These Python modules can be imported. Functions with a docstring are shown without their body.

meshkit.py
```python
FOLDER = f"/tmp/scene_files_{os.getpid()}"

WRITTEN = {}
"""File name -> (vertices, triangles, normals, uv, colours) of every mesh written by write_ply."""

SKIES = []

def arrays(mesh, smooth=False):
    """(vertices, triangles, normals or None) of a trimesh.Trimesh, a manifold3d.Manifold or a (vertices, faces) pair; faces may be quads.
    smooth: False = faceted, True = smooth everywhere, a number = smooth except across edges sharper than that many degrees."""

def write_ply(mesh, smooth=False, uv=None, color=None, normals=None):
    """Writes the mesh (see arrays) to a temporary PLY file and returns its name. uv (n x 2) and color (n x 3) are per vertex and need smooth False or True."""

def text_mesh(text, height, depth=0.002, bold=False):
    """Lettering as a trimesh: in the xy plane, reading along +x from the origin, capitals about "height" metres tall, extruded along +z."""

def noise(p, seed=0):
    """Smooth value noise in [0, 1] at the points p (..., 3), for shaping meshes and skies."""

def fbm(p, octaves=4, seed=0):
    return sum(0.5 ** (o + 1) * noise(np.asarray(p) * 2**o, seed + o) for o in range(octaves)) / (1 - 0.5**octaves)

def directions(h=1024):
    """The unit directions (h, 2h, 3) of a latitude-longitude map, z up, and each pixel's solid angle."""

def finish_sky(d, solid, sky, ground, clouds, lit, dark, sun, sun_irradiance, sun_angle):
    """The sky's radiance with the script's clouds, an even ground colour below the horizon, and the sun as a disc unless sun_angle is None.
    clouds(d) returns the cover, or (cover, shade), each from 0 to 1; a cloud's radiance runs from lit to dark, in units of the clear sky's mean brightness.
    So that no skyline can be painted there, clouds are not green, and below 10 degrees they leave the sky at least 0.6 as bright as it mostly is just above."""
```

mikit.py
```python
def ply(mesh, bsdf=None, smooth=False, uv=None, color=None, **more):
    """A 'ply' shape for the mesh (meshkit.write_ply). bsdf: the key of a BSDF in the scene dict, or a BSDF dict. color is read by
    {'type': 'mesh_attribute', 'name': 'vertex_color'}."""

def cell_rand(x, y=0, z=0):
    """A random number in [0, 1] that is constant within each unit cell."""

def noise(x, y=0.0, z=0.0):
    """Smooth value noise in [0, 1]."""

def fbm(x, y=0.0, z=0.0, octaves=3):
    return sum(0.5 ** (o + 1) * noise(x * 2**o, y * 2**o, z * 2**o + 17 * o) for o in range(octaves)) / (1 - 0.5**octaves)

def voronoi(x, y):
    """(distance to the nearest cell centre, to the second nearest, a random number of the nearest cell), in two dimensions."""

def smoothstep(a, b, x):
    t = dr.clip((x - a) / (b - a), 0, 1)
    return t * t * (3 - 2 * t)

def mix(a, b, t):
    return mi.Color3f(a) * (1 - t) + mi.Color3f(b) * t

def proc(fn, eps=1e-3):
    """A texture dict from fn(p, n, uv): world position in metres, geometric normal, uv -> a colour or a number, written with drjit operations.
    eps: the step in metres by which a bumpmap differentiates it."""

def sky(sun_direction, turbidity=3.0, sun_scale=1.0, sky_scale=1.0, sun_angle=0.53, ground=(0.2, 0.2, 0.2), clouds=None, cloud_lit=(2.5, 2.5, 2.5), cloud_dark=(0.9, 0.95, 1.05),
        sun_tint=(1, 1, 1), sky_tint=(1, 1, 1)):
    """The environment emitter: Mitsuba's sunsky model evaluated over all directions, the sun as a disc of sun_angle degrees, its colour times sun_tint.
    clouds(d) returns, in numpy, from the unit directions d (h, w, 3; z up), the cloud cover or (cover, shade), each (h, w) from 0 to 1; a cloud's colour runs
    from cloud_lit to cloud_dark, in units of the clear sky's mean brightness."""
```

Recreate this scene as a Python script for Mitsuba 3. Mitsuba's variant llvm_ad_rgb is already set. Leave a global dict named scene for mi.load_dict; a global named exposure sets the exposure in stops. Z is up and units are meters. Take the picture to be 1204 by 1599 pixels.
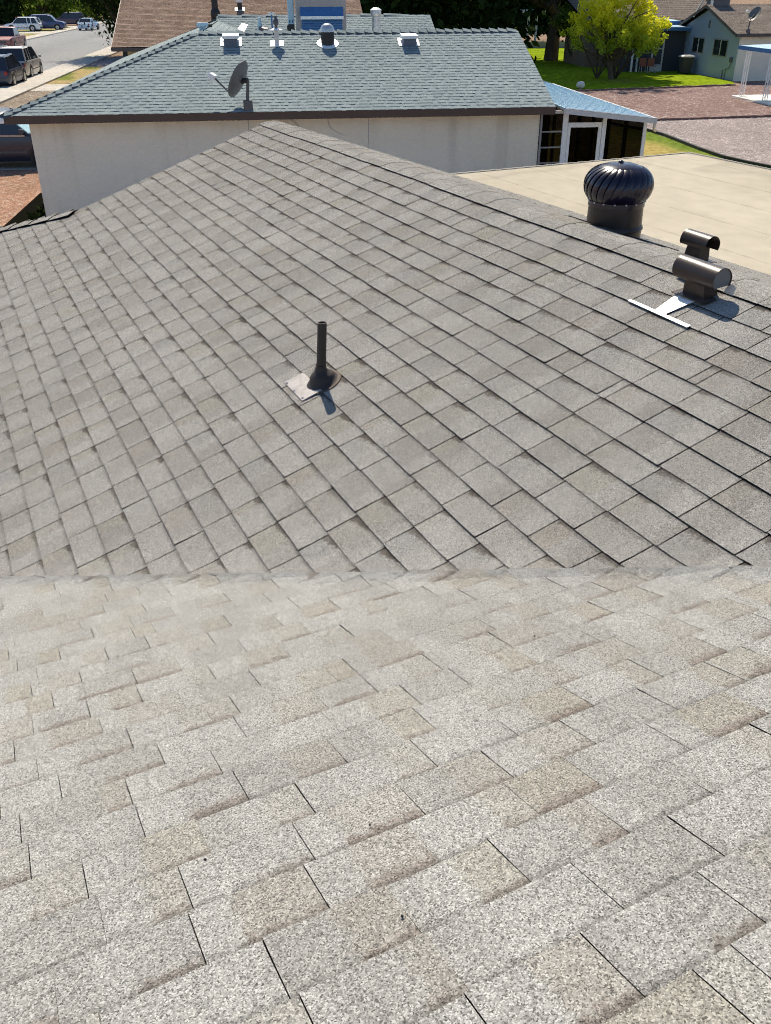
import math, random
import numpy as np
import trimesh
import drjit as dr
import mitsuba as mi
import mikit
from mikit import proc, noise, fbm, cell_rand, voronoi, smoothstep, mix
from mitsuba import ScalarTransform4f as TF
from trimesh.util import concatenate as cat
import meshkit

# ------------------------------------------------------------------ camera, sky, exposure
# World frame: X runs across the street plots, Y along the street, Z up, ground at 0. Metres.
ZC = 4.8
FWD = np.array([0.096706, 0.858903, -0.502925])
DOWN = np.array([-0.060572, -0.499278, -0.864322])
EYE = np.array([0.0, 0.0, ZC])
scene = {
    'type': 'scene',
    'camera': {'type': 'perspective', 'fov_axis': 'y', 'fov': 2 * math.degrees(math.atan(799.5 / 1407.79)),
               'near_clip': 0.05, 'far_clip': 2000.0,
               'to_world': TF().look_at(origin=EYE.tolist(), target=(EYE + FWD).tolist(), up=(-DOWN).tolist())},
    'sky': mikit.sky((-0.034, 0.680, 0.732), turbidity=3, ground=(0.22, 0.2, 0.18), sun_tint=(.93, 1.0, 1.10), sky_scale=.82),
}
exposure = 2.25
labels = {}
rng = np.random.default_rng(7)
random.seed(7)

# ------------------------------------------------------------------ helpers
def numbered(name):
    k, i = name, 0
    while k in USED:
        i += 1
        k = f'{name}_{i:03d}'
    USED.add(k)
    return k
USED = set()

def thing(name, label, category, group=None):
    k = numbered(name)
    labels[k] = {'label': label, 'category': category}
    if group:
        labels[k]['group'] = group
    return k

def add(parent, name, mesh, mat, smooth=False, label=None, kind=None, uv=None, color=None):
    k = numbered(f'{parent}__{name}' if parent else name)
    scene[k] = mikit.ply(mesh, mat, smooth=smooth, uv=uv, color=color)
    if label or kind:
        labels.setdefault(k, {})
        if label: labels[k]['label'] = label
        if kind: labels[k]['kind'] = kind
    return k

def struct(name, mesh, mat, label=None, kind='structure', smooth=False):
    return add(None, name, mesh, mat, smooth, label, kind)

def V3(x, y, z): return np.array([x, y, z], float)

def box(x0, x1, y0, y1, z0, z1):
    b = trimesh.creation.box(extents=[abs(x1 - x0), abs(y1 - y0), abs(z1 - z0)])
    b.apply_translation([(x0 + x1) / 2, (y0 + y1) / 2, (z0 + z1) / 2])
    return b

def cbox(x0, x1, y0, y1, z0, z1, c=0.01):
    """box with chamfered edges"""
    pts = []
    for x, sx in ((x0, 1), (x1, -1)):
        for y, sy in ((y0, 1), (y1, -1)):
            for z, sz in ((z0, 1), (z1, -1)):
                pts += [(x + sx * c, y + sy * c, z), (x + sx * c, y, z + sz * c), (x, y + sy * c, z + sz * c)]
    return trimesh.convex.convex_hull(np.array(pts))

def hull(pts): return trimesh.convex.convex_hull(np.array(pts, float))

def tube(p, q, r, n=12, r2=None, caps=True):
    p, q = np.array(p, float), np.array(q, float)
    d = q - p; L = np.linalg.norm(d); d /= L
    a = np.cross(d, [0, 0, 1] if abs(d[2]) < .9 else [1, 0, 0]); a /= np.linalg.norm(a); b = np.cross(d, a)
    th = np.linspace(0, 2 * np.pi, n, endpoint=False)
    ring = np.cos(th)[:, None] * a + np.sin(th)[:, None] * b
    r2 = r if r2 is None else r2
    v = np.vstack([p + ring * r, q + ring * r2, [p], [q]])
    f = []
    for i in range(n):
        j = (i + 1) % n
        f += [[i, j, n + j], [i, n + j, n + i]]
        if caps: f += [[j, i, 2 * n], [n + i, n + j, 2 * n + 1]]
    m = trimesh.Trimesh(v, f, process=False)
    m.fix_normals()
    return m

def path(pts, r, n=8):
    return cat([tube(pts[i], pts[i + 1], r, n) for i in range(len(pts) - 1)])

def lathe(profile, n=32, at=(0, 0, 0)):
    pr = np.array(profile, float); th = np.linspace(0, 2 * np.pi, n, endpoint=False)
    v = np.concatenate([np.stack([pr[:, 0] * math.cos(t), pr[:, 0] * math.sin(t), pr[:, 1]], 1) for t in th]); m = len(pr)
    f = []
    for i in range(n):
        j = (i + 1) % n
        for k in range(m - 1):
            f += [[i * m + k, j * m + k, j * m + k + 1], [i * m + k, j * m + k + 1, i * m + k + 1]]
    t = trimesh.Trimesh(v, f, process=False)
    t.update_faces(t.area_faces > 1e-12)
    t.apply_translation(at)
    return t

def slab(poly, z0, z1):
    """prism of a 2d polygon (list of x, y) between two heights"""
    from shapely.geometry import Polygon
    p = Polygon(poly)
    m = trimesh.creation.extrude_polygon(p, z1 - z0)
    m.apply_translation([0, 0, z0])
    return m

def sheet(poly, z, th=None):
    """flat polygon"""
    from shapely.geometry import Polygon
    v, f = trimesh.creation.triangulate_polygon(Polygon(poly), engine='earcut' if HAVE_EARCUT else None)
    m = trimesh.Trimesh(np.column_stack([v, np.full(len(v), z)]), f, process=False)
    if len(f) and m.face_normals[0, 2] < 0: m.invert()
    return m
try:
    import mapbox_earcut; HAVE_EARCUT = True
except Exception:
    HAVE_EARCUT = False

def quad(a, b, c, d):
    return trimesh.Trimesh(np.array([a, b, c, d], float), [[0, 1, 2], [0, 2, 3]], process=False)

# ------------------------------------------------------------------ materials
def diffuse(fn): return {'type': 'twosided', 'bsdf': {'type': 'diffuse', 'reflectance': fn if isinstance(fn, dict) else {'type': 'rgb', 'value': list(fn)}}}
def paint(name, col, rough=.5, metallic=0., spec=.5, clear=0.):
    scene[name] = {'type': 'twosided', 'bsdf': {'type': 'principled', 'base_color': {'type': 'rgb', 'value': list(col)}, 'roughness': rough, 'metallic': metallic, 'specular': spec, 'clearcoat': clear, 'clearcoat_gloss': .9}}
    return name
def pmat(name, fn, rough=None):
    if rough is None: scene[name] = diffuse(proc(fn))
    else: scene[name] = {'type': 'twosided', 'bsdf': {'type': 'principled', 'base_color': proc(fn), 'roughness': rough, 'specular': .4}}
    return name

def f_shingle(p, n, uv):
    """granule-coated shingles: uv.x = 4 x tab number + metres along the tab, uv.y = course number + metres above the butt edge; .75 = cut edge"""
    k, t = dr.floor(uv.y), dr.floor(uv.x * .25)
    a, d = uv.x, uv.y - k
    x = 2 + t * 4 - uv.x                 # metres from the end of the tab
    wx, wy = noise(a / .0043, d / .0043, k) - .5, noise(a / .0043, d / .0043, k + 40) - .5
    g1 = cell_rand(dr.floor(a / .0016), dr.floor(d / .0016), k)
    g2 = cell_rand(dr.floor(a / .0029 + wx * 1.2), dr.floor(d / .0029 + wy * 1.2), k + 7)
    g3 = noise(a / .013, d / .013, k + .5)
    soft = noise(a / .012, d / .012, k * 1.7) - .5
    near = dr.select((k > 60.) & (k < 140.), 1., 0.)
    r = cell_rand(t, k, 3 + dr.select(x + soft * .03 > .15 + .12 * cell_rand(t, k, 31), 1., 0.))
    col = mix(mix((.280, .275, .260), (.280, .283, .274), near), mix((.224, .217, .202), (.240, .240, .231), near), r * r)
    # blended colour drop: a darker buff block at the end of the tab with a brown shade line along its top
    ln = .06 + .13 * cell_rand(t, k, 12)
    inb = smoothstep(-.014, .014, ln - x + soft * .03)
    kind = cell_rand(t, k, 21)
    drop = mix((.246, .238, .204), (.238, .223, .199), cell_rand(t, k, 22))
    drop = mix(drop, (.232, .232, .224), smoothstep(.55, .6, kind))
    has = dr.select(kind < .72, 1., 0.)
    col = mix(col, drop, inb * has * (.35 + .65 * cell_rand(t, k, 23)) * (.8 + .4 * soft))
    tall = .124 + .02 * cell_rand(t, k, 13) + (1 - near) * .25 * dr.clip(x - .02, 0, .2)
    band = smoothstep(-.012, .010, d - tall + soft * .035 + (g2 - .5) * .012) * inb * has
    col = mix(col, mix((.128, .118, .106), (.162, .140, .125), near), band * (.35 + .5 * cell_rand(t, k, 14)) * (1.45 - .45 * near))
    tone_amt = smoothstep(.138, .162, d + soft * .02) * .34  # all tabs darken along their upper edge, near the course line
    wear = fbm(p.x * .9, p.y * .9, 3.1); wear2 = fbm(p.x * 3.1, p.y * 3.1, 8.)
    m = (.17 + .44 * g1 + .84 * g2 + .34 * g3) * (.84 + .20 * wear + .12 * wear2) * (1 - tone_amt)
    m = m * dr.select(g2 > .86, 1.22, 1.) * dr.select(g2 < .12, .66, 1.)
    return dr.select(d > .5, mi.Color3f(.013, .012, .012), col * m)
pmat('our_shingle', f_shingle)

def f_grey_roof(p, n, uv):
    q = uv.x
    r = cell_rand(dr.floor(q / .17 + dr.floor(uv.y) * 2.3), dr.floor(uv.y), 2)
    g = noise(p.x * 55, p.y * 55, p.z * 55)
    d = uv.y - dr.floor(uv.y)
    c = mix((.250, .300, .308), (.300, .350, .354), r) * (.86 + .28 * g) * (.9 + .2 * fbm(p.x * .5, p.y * .5, 1.))
    return dr.select(d > .5, mi.Color3f(.09, .108, .116), c)
pmat('grey_shingle', f_grey_roof)

def f_brown_roof(p, n, uv):
    r = cell_rand(dr.floor(uv.x / .28 + dr.floor(uv.y) * 1.7), dr.floor(uv.y), 4)
    d = uv.y - dr.floor(uv.y)
    c = mix((.235, .170, .130), (.345, .258, .205), r) * (.8 + .4 * noise(p.x * 21, p.y * 21, p.z * 21))
    return dr.select(d > .5, mi.Color3f(.05, .035, .03), c)
pmat('brown_shingle', f_brown_roof)

def f_tan_roof(p, n, uv):
    r = cell_rand(dr.floor(uv.x / .3 + dr.floor(uv.y) * 1.7), dr.floor(uv.y), 4)
    d = uv.y - dr.floor(uv.y)
    c = mix((.21, .180, .155), (.275, .24, .212), r) * (.85 + .3 * noise(p.x * 15, p.y * 15, p.z * 15))
    return dr.select(d > .5, mi.Color3f(.06, .05, .045), c)
pmat('tan_shingle', f_tan_roof)

def f_flat(p, n, uv):
    seam = dr.abs(uv.y / .95 - dr.round(uv.y / .95)) * .95
    w = fbm(p.x * .7, p.y * .7, 2.)
    s = fbm(p.x * 6, p.y * 6, 5.)
    streak = fbm(uv.x * .5, uv.y * 5., 3.)
    pond = smoothstep(.50, .54, fbm(p.x * .33, p.y * .33, 6.)) * (1 - .7 * smoothstep(.54, .60, fbm(p.x * .33, p.y * .33, 6.)))
    c = mix((.43, .39, .305), (.505, .462, .375), w) * (1 - .13 * pond) * (.86 + .14 * s + .12 * streak)
    return c * (1 - .20 * smoothstep(.025, .0, seam + (s - .5) * .03))
pmat('roof_coating', f_flat)

def f_stucco(p, n, uv):
    w = fbm(p.x * .8, p.z * .8, p.y * .8)
    s = noise(p.x * 45, p.y * 45, p.z * 45)
    run = fbm(p.x * 3.5 + p.y * 3.5, p.z * .25, 7.)
    c = mix((.77, .705, .575), (.86, .80, .675), w) * (.9 + .14 * s)
    eave_bounce = smoothstep(2.0, 2.42, p.z + (run - .5) * .5)  # bounced light below the eave, tinted into the wall top
    return mix(c, (.56, .46, .31), eave_bounce * .45) * (1 - .13 * smoothstep(.52, .8, run)) * (1 - .35 * smoothstep(.012, .0, dr.abs(fbm(p.x * .55, p.z * .8, 21.) - .52)) * smoothstep(.5, .6, noise(p.x * .4, p.z * .3, 2.)))
pmat('cream_stucco', f_stucco)

def f_blue_wall(p, n, uv):
    return mix((.31, .385, .50), (.36, .435, .55), fbm(p.y * .9, p.z * .9, p.x)) * (.93 + .14 * noise(p.x * 30, p.y * 30, p.z * 30))
pmat('blue_stucco', f_blue_wall)

def f_asphalt(p, n, uv):
    w = fbm(p.x * .35, p.y * .12, 1.)
    s = noise(p.x * 9, p.y * 9, 2.)
    lane = dr.exp(-dr.square((p.x + 20.4) / 1.2))
    crack = smoothstep(.02, .0, dr.abs(fbm(p.x * .5, p.y * .5, 9.) - .5))
    return mix((.265, .272, .275), (.33, .335, .335), w) * (.9 + .2 * s) * (1 - .10 * lane) * (1 - .25 * crack)
pmat('asphalt', f_asphalt)

def f_concrete(p, n, uv):
    j = dr.minimum(dr.abs(p.y / 1.5 - dr.round(p.y / 1.5)) * 1.5, 1.)
    c = mix((.47, .44, .385), (.57, .54, .485), fbm(p.x * .8, p.y * .8, 4.)) * (.9 + .2 * noise(p.x * 12, p.y * 12, 1.))
    return c * (1 - .35 * smoothstep(.03, .012, j))
pmat('concrete', f_concrete)

def gravel(c0, c1, c2, size):
    def fn(p, n, uv):
        d1, d2, r = voronoi(p.x / size, p.y / size)
        c = mix(c0, c1, r)
        c = mix(c, c2, smoothstep(.84, .9, cell_rand(r * 977, 3)))
        edge = smoothstep(.02, .22, d2 - d1)
        return c * (.42 + .58 * edge) * (.82 + .36 * fbm(p.x * .5, p.y * .5, 3.))
    return fn
pmat('red_gravel', gravel((.205, .132, .118), (.335, .245, .222), (.46, .39, .36), .12))
pmat('grey_gravel', gravel((.26, .215, .205), (.42, .365, .35), (.54, .50, .48), .09))
pmat('brown_gravel', gravel((.30, .175, .12), (.47, .30, .22), (.5, .38, .30), .075))
pmat('tan_gravel', gravel((.20, .165, .125), (.34, .285, .225), (.42, .38, .33), .12))

def f_lawn(p, n, uv):
    w = fbm(p.x * .35, p.y * .35, 1.)
    s = noise(p.x * 7, p.y * 3.5, 2.)
    c = mix((.165, .245, .012), (.24, .32, .02), w)
    c = mix(c, (.27, .24, .07), smoothstep(.62, .8, fbm(p.x * .16 + 4, p.y * .16, 5.)) * .7)
    return c * (.72 + .56 * s)
pmat('lawn_grass', f_lawn)

def f_dry(p, n, uv):
    w = fbm(p.x * .5, p.y * .5, 8.)
    s = noise(p.x * 9, p.y * 6, 2.)
    edge = smoothstep(12.6, 14.2, p.x + (w - .5) * 1.4)
    c = mix((.40, .31, .12), (.33, .285, .085), w)
    c = mix(c, (.14, .20, .035), edge)
    return c * (.72 + .5 * s)
pmat('dry_grass', f_dry)

def f_verge(p, n, uv):
    w = fbm(p.x * .6, p.y * .35, 8.)
    c = mix((.36, .285, .14), (.17, .20, .05), smoothstep(.42, .66, w))
    return c * (.75 + .5 * noise(p.x * 8, p.y * 8, 2.))
pmat('verge_grass', f_verge)

def f_soil(p, n, uv):
    w = fbm(p.x * .3, p.y * .3, 8.)
    return mix((.23, .165, .12), (.33, .245, .185), w) * (.75 + .5 * noise(p.x * 8, p.y * 8, 2.))
pmat('bare_soil', f_soil)

def f_bark(p, n, uv):
    s = fbm(p.x * 14 + p.y * 14, p.z * 2.2, 3.)
    return mix((.055, .042, .032), (.16, .125, .095), s)
pmat('bark', f_bark)

scene['leaf'] = {'type': 'twosided', 'bsdf': {'type': 'diffuse', 'reflectance': {'type': 'mesh_attribute', 'name': 'vertex_color'}}}
scene['bright_leaf'] = {'type': 'principledthin', 'base_color': {'type': 'mesh_attribute', 'name': 'vertex_color'}, 'roughness': .6, 'diff_trans': 1.25, 'spec_trans': 0.0}

def f_galv(p, n, uv):
    return mix((.50, .50, .50), (.72, .71, .69), fbm(p.x * 9, p.y * 9, p.z * 9))
scene['galvanised'] = {'type': 'twosided', 'bsdf': {'type': 'principled', 'base_color': proc(f_galv), 'roughness': .38, 'metallic': .75}}
def f_brownmetal(p, n, uv):
    dust = smoothstep(.5, .95, n.z) * fbm(p.x * 25, p.y * 25, 3.)
    return mix(mix((.026, .016, .012), (.044, .029, .023), fbm(p.x * 16, p.y * 16, p.z * 16)), (.16, .135, .115), dust * .5)
scene['brown_metal'] = {'type': 'twosided', 'bsdf': {'type': 'principled', 'base_color': proc(f_brownmetal), 'roughness': .36, 'metallic': .0, 'specular': .38}}
paint('turbine_metal', (.008, .004, .016), .23, .0, .62, .0)
def f_flashing(p, n, uv):
    tone_amt = fbm(p.x * 30, p.y * 30, 2.)  # uneven dirt on the metal
    return mix((.24, .21, .185), (.43, .41, .39), tone_amt)
scene['flashing'] = {'type': 'twosided', 'bsdf': {'type': 'principled', 'base_color': proc(f_flashing), 'roughness': .4, 'specular': .5}}
paint('rubber', (.036, .025, .019), .55)
paint('pipe_black', (.028, .022, .018), .5)
paint('rust', (.10, .068, .048), .8)
paint('fascia_brown', (.085, .052, .038), .6)
paint('fascia_dark', (.07, .062, .06), .6)
paint('white_metal', (.78, .78, .77), .4)
paint('off_white', (.62, .58, .53), .5)
paint('blue_metal', (.42, .58, .66), .38)
paint('deep_blue', (.05, .15, .34), .4)
paint('vent_shade', (.10, .125, .17), .5)  # galvanised vent throats, shade under the hood mixed into the colour
paint('dark_grey', (.09, .09, .095), .5)
paint('mid_grey', (.26, .255, .25), .55)
paint('light_grey', (.55, .55, .54), .5)
paint('black', (.015, .015, .016), .5)
paint('tyre', (.018, .018, .019), .75)
paint('rim', (.42, .42, .43), .3, .8)
paint('lamp_red', (.35, .02, .02), .25)
paint('lamp_white', (.75, .76, .78), .15)
paint('chrome', (.65, .65, .66), .15, .9)
paint('dish_grey', (.13, .135, .135), .5)
paint('brown_wall', (.17, .12, .085), .8)
paint('yellow_wall', (.44, .36, .22), .8)
paint('porch_dark', (.045, .05, .065), .7)
paint('boulder_white', (.68, .64, .58), .8)
paint('trim_tan', (.40, .365, .30), .6)
paint('sky_glare', (.34, .52, .54), .2)  # sky reflection on the windscreen, put in as a teal colour
paint('cap_grey', (.15, .148, .142), .6)
paint('cooler_beige', (.33, .30, .29), .5)
paint('bin_plastic', (.06, .055, .05), .5)
paint('bin_lid', (.55, .53, .5), .45)
paint('paver', (.20, .12, .10), .85)
paint('edging', (.028, .028, .027), .7)
paint('brick_red', (.30, .10, .06), .7)
paint('slab_white', (.74, .71, .64), .7)
scene['car_glass'] = {'type': 'twosided', 'bsdf': {'type': 'principled', 'base_color': {'type': 'rgb', 'value': [.02, .025, .035]}, 'roughness': .06, 'specular': .7}}
scene['screen'] = {'type': 'thindielectric', 'int_ior': 1.12, 'specular_transmittance': {'type': 'rgb', 'value': [.13, .13, .115]}, 'specular_reflectance': {'type': 'rgb', 'value': [.3, .3, .3]}}
scene['pane_glass'] = {'type': 'twosided', 'bsdf': {'type': 'principled', 'base_color': {'type': 'rgb', 'value': [.012, .02, .02]}, 'roughness': .08, 'specular': .6}}
def car_paint(name, col, metallic=.3): return paint(name, col, .3, metallic, .5, 1.)
car_paint('paint_navy', (.008, .015, .036), .1); car_paint('paint_silver', (.52, .50, .46), .5); car_paint('paint_midnight', (.02, .035, .075))
car_paint('paint_maroon', (.26, .10, .09)); car_paint('paint_white', (.72, .76, .78), .0); car_paint('paint_cobalt', (.02, .05, .17))
car_paint('paint_plum', (.05, .025, .06)); car_paint('paint_sky', (.48, .62, .76), .1)

# ------------------------------------------------------------------ the shingled house (the roofs the camera stands on)
U = V3(-0.318813, 0.947818, 0)      # along the far ridge, away from the camera
V = V3(0.947818, 0.318813, 0)       # across it, uphill on the far slope
SF, SN, SB = .349, .3677, .3285      # slopes: far, near, back of the ridge
KF, KN, KB = (math.sqrt(1 + s * s) for s in (SF, SN, SB))
ZF, ZN, TILT = ZC - 2.67, ZC - 1.098, .0235
E = .1645
TAB = .3048
def v_ridge(u): return 3.772 - .00085 * np.maximum(u - 5., 0) ** 2
def valley(u, v): return u + 1.013 * v - 4.275
def fillet(u, v): return .012 * np.exp(-(valley(u, v) / .10) ** 2)
nF = (V3(0, 0, 1) - SF * V) / KF
nN = (V3(0, 0, 1) + SN * U) / KN
nB = (V3(0, 0, 1) + SB * V) / KB
def roll_(u, v): return .0035 * np.sin(u * 1.3 + v * .9) + .002 * np.sin(u * 2.9 - v * 2.1 + 1.)
def far_map(a, d, h):
    a, d, h = (np.asarray(x, float) for x in (a, d, h))
    v = d / KF
    a = a + np.maximum(.0 - valley(a, v), 0)
    z = ZF + SF * v + fillet(a, v) + roll_(a, v) * np.clip((valley(a, v)) / .6, 0, 1)
    return a[..., None] * U + v[..., None] * V + z[..., None] * V3(0, 0, 1) + h[..., None] * nF
def near_map(a, d, h):               # a = along v, d = slope distance uphill = -u*KN
    a, d, h = (np.asarray(x, float) for x in (a, d, h))
    u = -d / KN
    # the near shingles are trimmed along the valley and lap a finger's width over the far slope
    a = a - np.maximum(valley(u, a) - .014, 0) / 1.013
    z = ZN - TILT * a - SN * u + fillet(u, a) + .003 + roll_(u * 1.7, a * 1.5) * np.clip(-valley(u, a) / .6, 0, 1) * .7
    z = np.maximum(z, ZF + SF * a + fillet(u, a) + .018)
    return u[..., None] * U + a[..., None] * V + z[..., None] * V3(0, 0, 1) + h[..., None] * nN
def back_map(a, d, h):               # d = slope distance down the back from the ridge
    a, d, h = (np.asarray(x, float) for x in (a, d, h))
    vr = v_ridge(a); zr = ZF + SF * vr
    v = vr + d / KB; z = zr - SB * (v - vr)
    return a[..., None] * U + v[..., None] * V + z[..., None] * V3(0, 0, 1) + h[..., None] * nB

TABNO = [0]
def tab(fmap, a0, a1, d0, E_, T, kid, flip=False, over=.03, nx=3, skew=0., r=None):
    """one shingle tab: wedge-shaped, butt edge at d0, thin end under the next course"""
    r = r or rng
    ds = np.array([0, .35, .72, 1.]) * (E_ + over)
    xs = np.linspace(0, 1, nx + 1)
    lift = r.uniform(-.0012, .0022); curl = r.uniform(-.001, .0026, 2); wob = r.uniform(-.0012, .0012, nx + 1)
    A, D = np.meshgrid(a0 + (a1 - a0) * xs, ds, indexing='ij')
    H = T * (1 - D / E_) + lift * np.clip(1 - D / E_, 0, 1)
    edge = np.clip(1 - D / (E_ * .6), 0, 1) ** 2
    H = H + edge * (curl[0] * (1 - xs[:, None]) ** 4 + curl[1] * xs[:, None] ** 4)
    D2 = d0 + D + wob[:, None] * (D < 1e-6) + skew * A
    s = -1. if flip else 1.
    TABNO[0] += 1
    uv_top = np.stack([A - a1 + 2. + 4. * (TABNO[0] % 190), kid + np.clip(D, 0, .30)], -1)
    top = fmap(A, D2, H)
    nd = len(ds)
    vs, uvs, fs = [top.reshape(-1, 3)], [uv_top.reshape(-1, 2)], []
    q = lambda i, j: i * nd + j
    for i in range(nx):
        for j in range(nd - 1):
            fs += [[q(i, j), q(i + 1, j), q(i + 1, j + 1)], [q(i, j), q(i + 1, j + 1), q(i, j + 1)]]
    base = len(vs[0])
    loops = [[(i, 0) for i in range(nx + 1)], [(0, j) for j in range(nd - 1, -1, -1)], [(nx, j) for j in range(nd)]]
    for lp in loops:
        ii = np.array([x[0] for x in lp]); jj = np.array([x[1] for x in lp])
        tp = top[ii, jj]; lo = fmap(A[ii, jj], D2[ii, jj], np.minimum(H[ii, jj] - .004, -.004))
        m = len(lp)
        vs.append(np.vstack([tp, lo])); uvs.append(np.column_stack([np.full(2 * m, a0), np.full(2 * m, kid + .75)]))
        for i in range(m - 1):
            fs += [[base + i, base + m + i, base + m + i + 1], [base + i, base + m + i + 1, base + i + 1]]
        base += 2 * m
    f = np.array(fs)
    if flip: f = f[:, ::-1]
    P = np.vstack(vs)
    w = valley(P @ U, P @ V)             # drop what the trim along the valley has folded flat
    cut = (w > .0095) if fmap is near_map else (w < .003) if fmap is far_map else np.zeros(len(w), bool)
    f = f[~cut[f].all(1)]
    return P, f, np.vstack(uvs)

tabs = []                            # (slope, vertices, faces, uv)
# far slope: courses parallel to the ridge
for k in range(-27, 3):
    d0 = 3.337 + E * k
    r = np.random.default_rng(1000 + k)
    v0 = d0 / KF
    a_lo = 4.275 - 1.013 * v0 - .20
    a_hi = 11.19 if v0 > 1.322 else 11.18 + (1.322 - v0)
    if v0 < -1.1: continue
    a_lo = max(a_lo, .3)
    a = a_lo - TAB * ((k * .43 + r.uniform(0, .25)) % 1.)
    while a < a_hi:
        w = TAB * (1 + r.uniform(-.07, .07))
        if r.random() < .10: w = r.choice([.06, .20, .16, .42])
        b = min(a + w, a_hi)
        if b > a_lo and b - a > .03:
            tb = ('roof_001',) + tab(far_map, a + .0036, b - .0032, d0 + r.uniform(-.002, .002), E, (.0050 + r.uniform(-.001, .0013)), k + 30, r=r)
            if len(tb[2]): tabs.append(tb)
        a += w
# near slope: courses at right angles, climbing towards the camera
EN = .168
for j in range(-24, 11):
    r = np.random.default_rng(2000 + j)
    d0 = -1.395 + EN * j
    a_hi = (4.275 + d0 / KN) / 1.013 + .10
    a = -1.7 - TAB * ((j * .41 + r.uniform(0, .3)) % 1.)
    while a < a_hi and a < 4.2:
        w = r.choice([.08, .16, .25, .31], p=[.05, .13, .66, .16]) * r.uniform(.90, 1.08)
        b = a + w
        g = r.choice([.0004, .0010, .0019], p=[.18, .32, .50])
        tb = ('roof',) + tab(near_map, a + g, b - .0003, d0 + r.uniform(-.003, .003) + .009, EN, .0058 + r.uniform(-.0018, .0018), j + 90, flip=True, skew=-.075, r=r)
        if len(tb[2]): tabs.append(tb)
        a = b
# back of the far ridge
for k in range(21):
    r = np.random.default_rng(3000 + k)
    d_butt = .14 + E * (k + 1)       # butts point down the back
    a = .2 + r.uniform(0, .3)
    bm = lambda A, D, H, db=d_butt: back_map(A, db - D, H)
    while a < 11.15:
        w = TAB * (1 + r.uniform(-.07, .07))
        tabs.append(('back',) + tab(bm, a + .002, min(a + w, 11.2) - .002, 0., E, .0085 + r.uniform(-.001, .0015), k + 150, flip=True, nx=2, r=r))
        a += w

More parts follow.
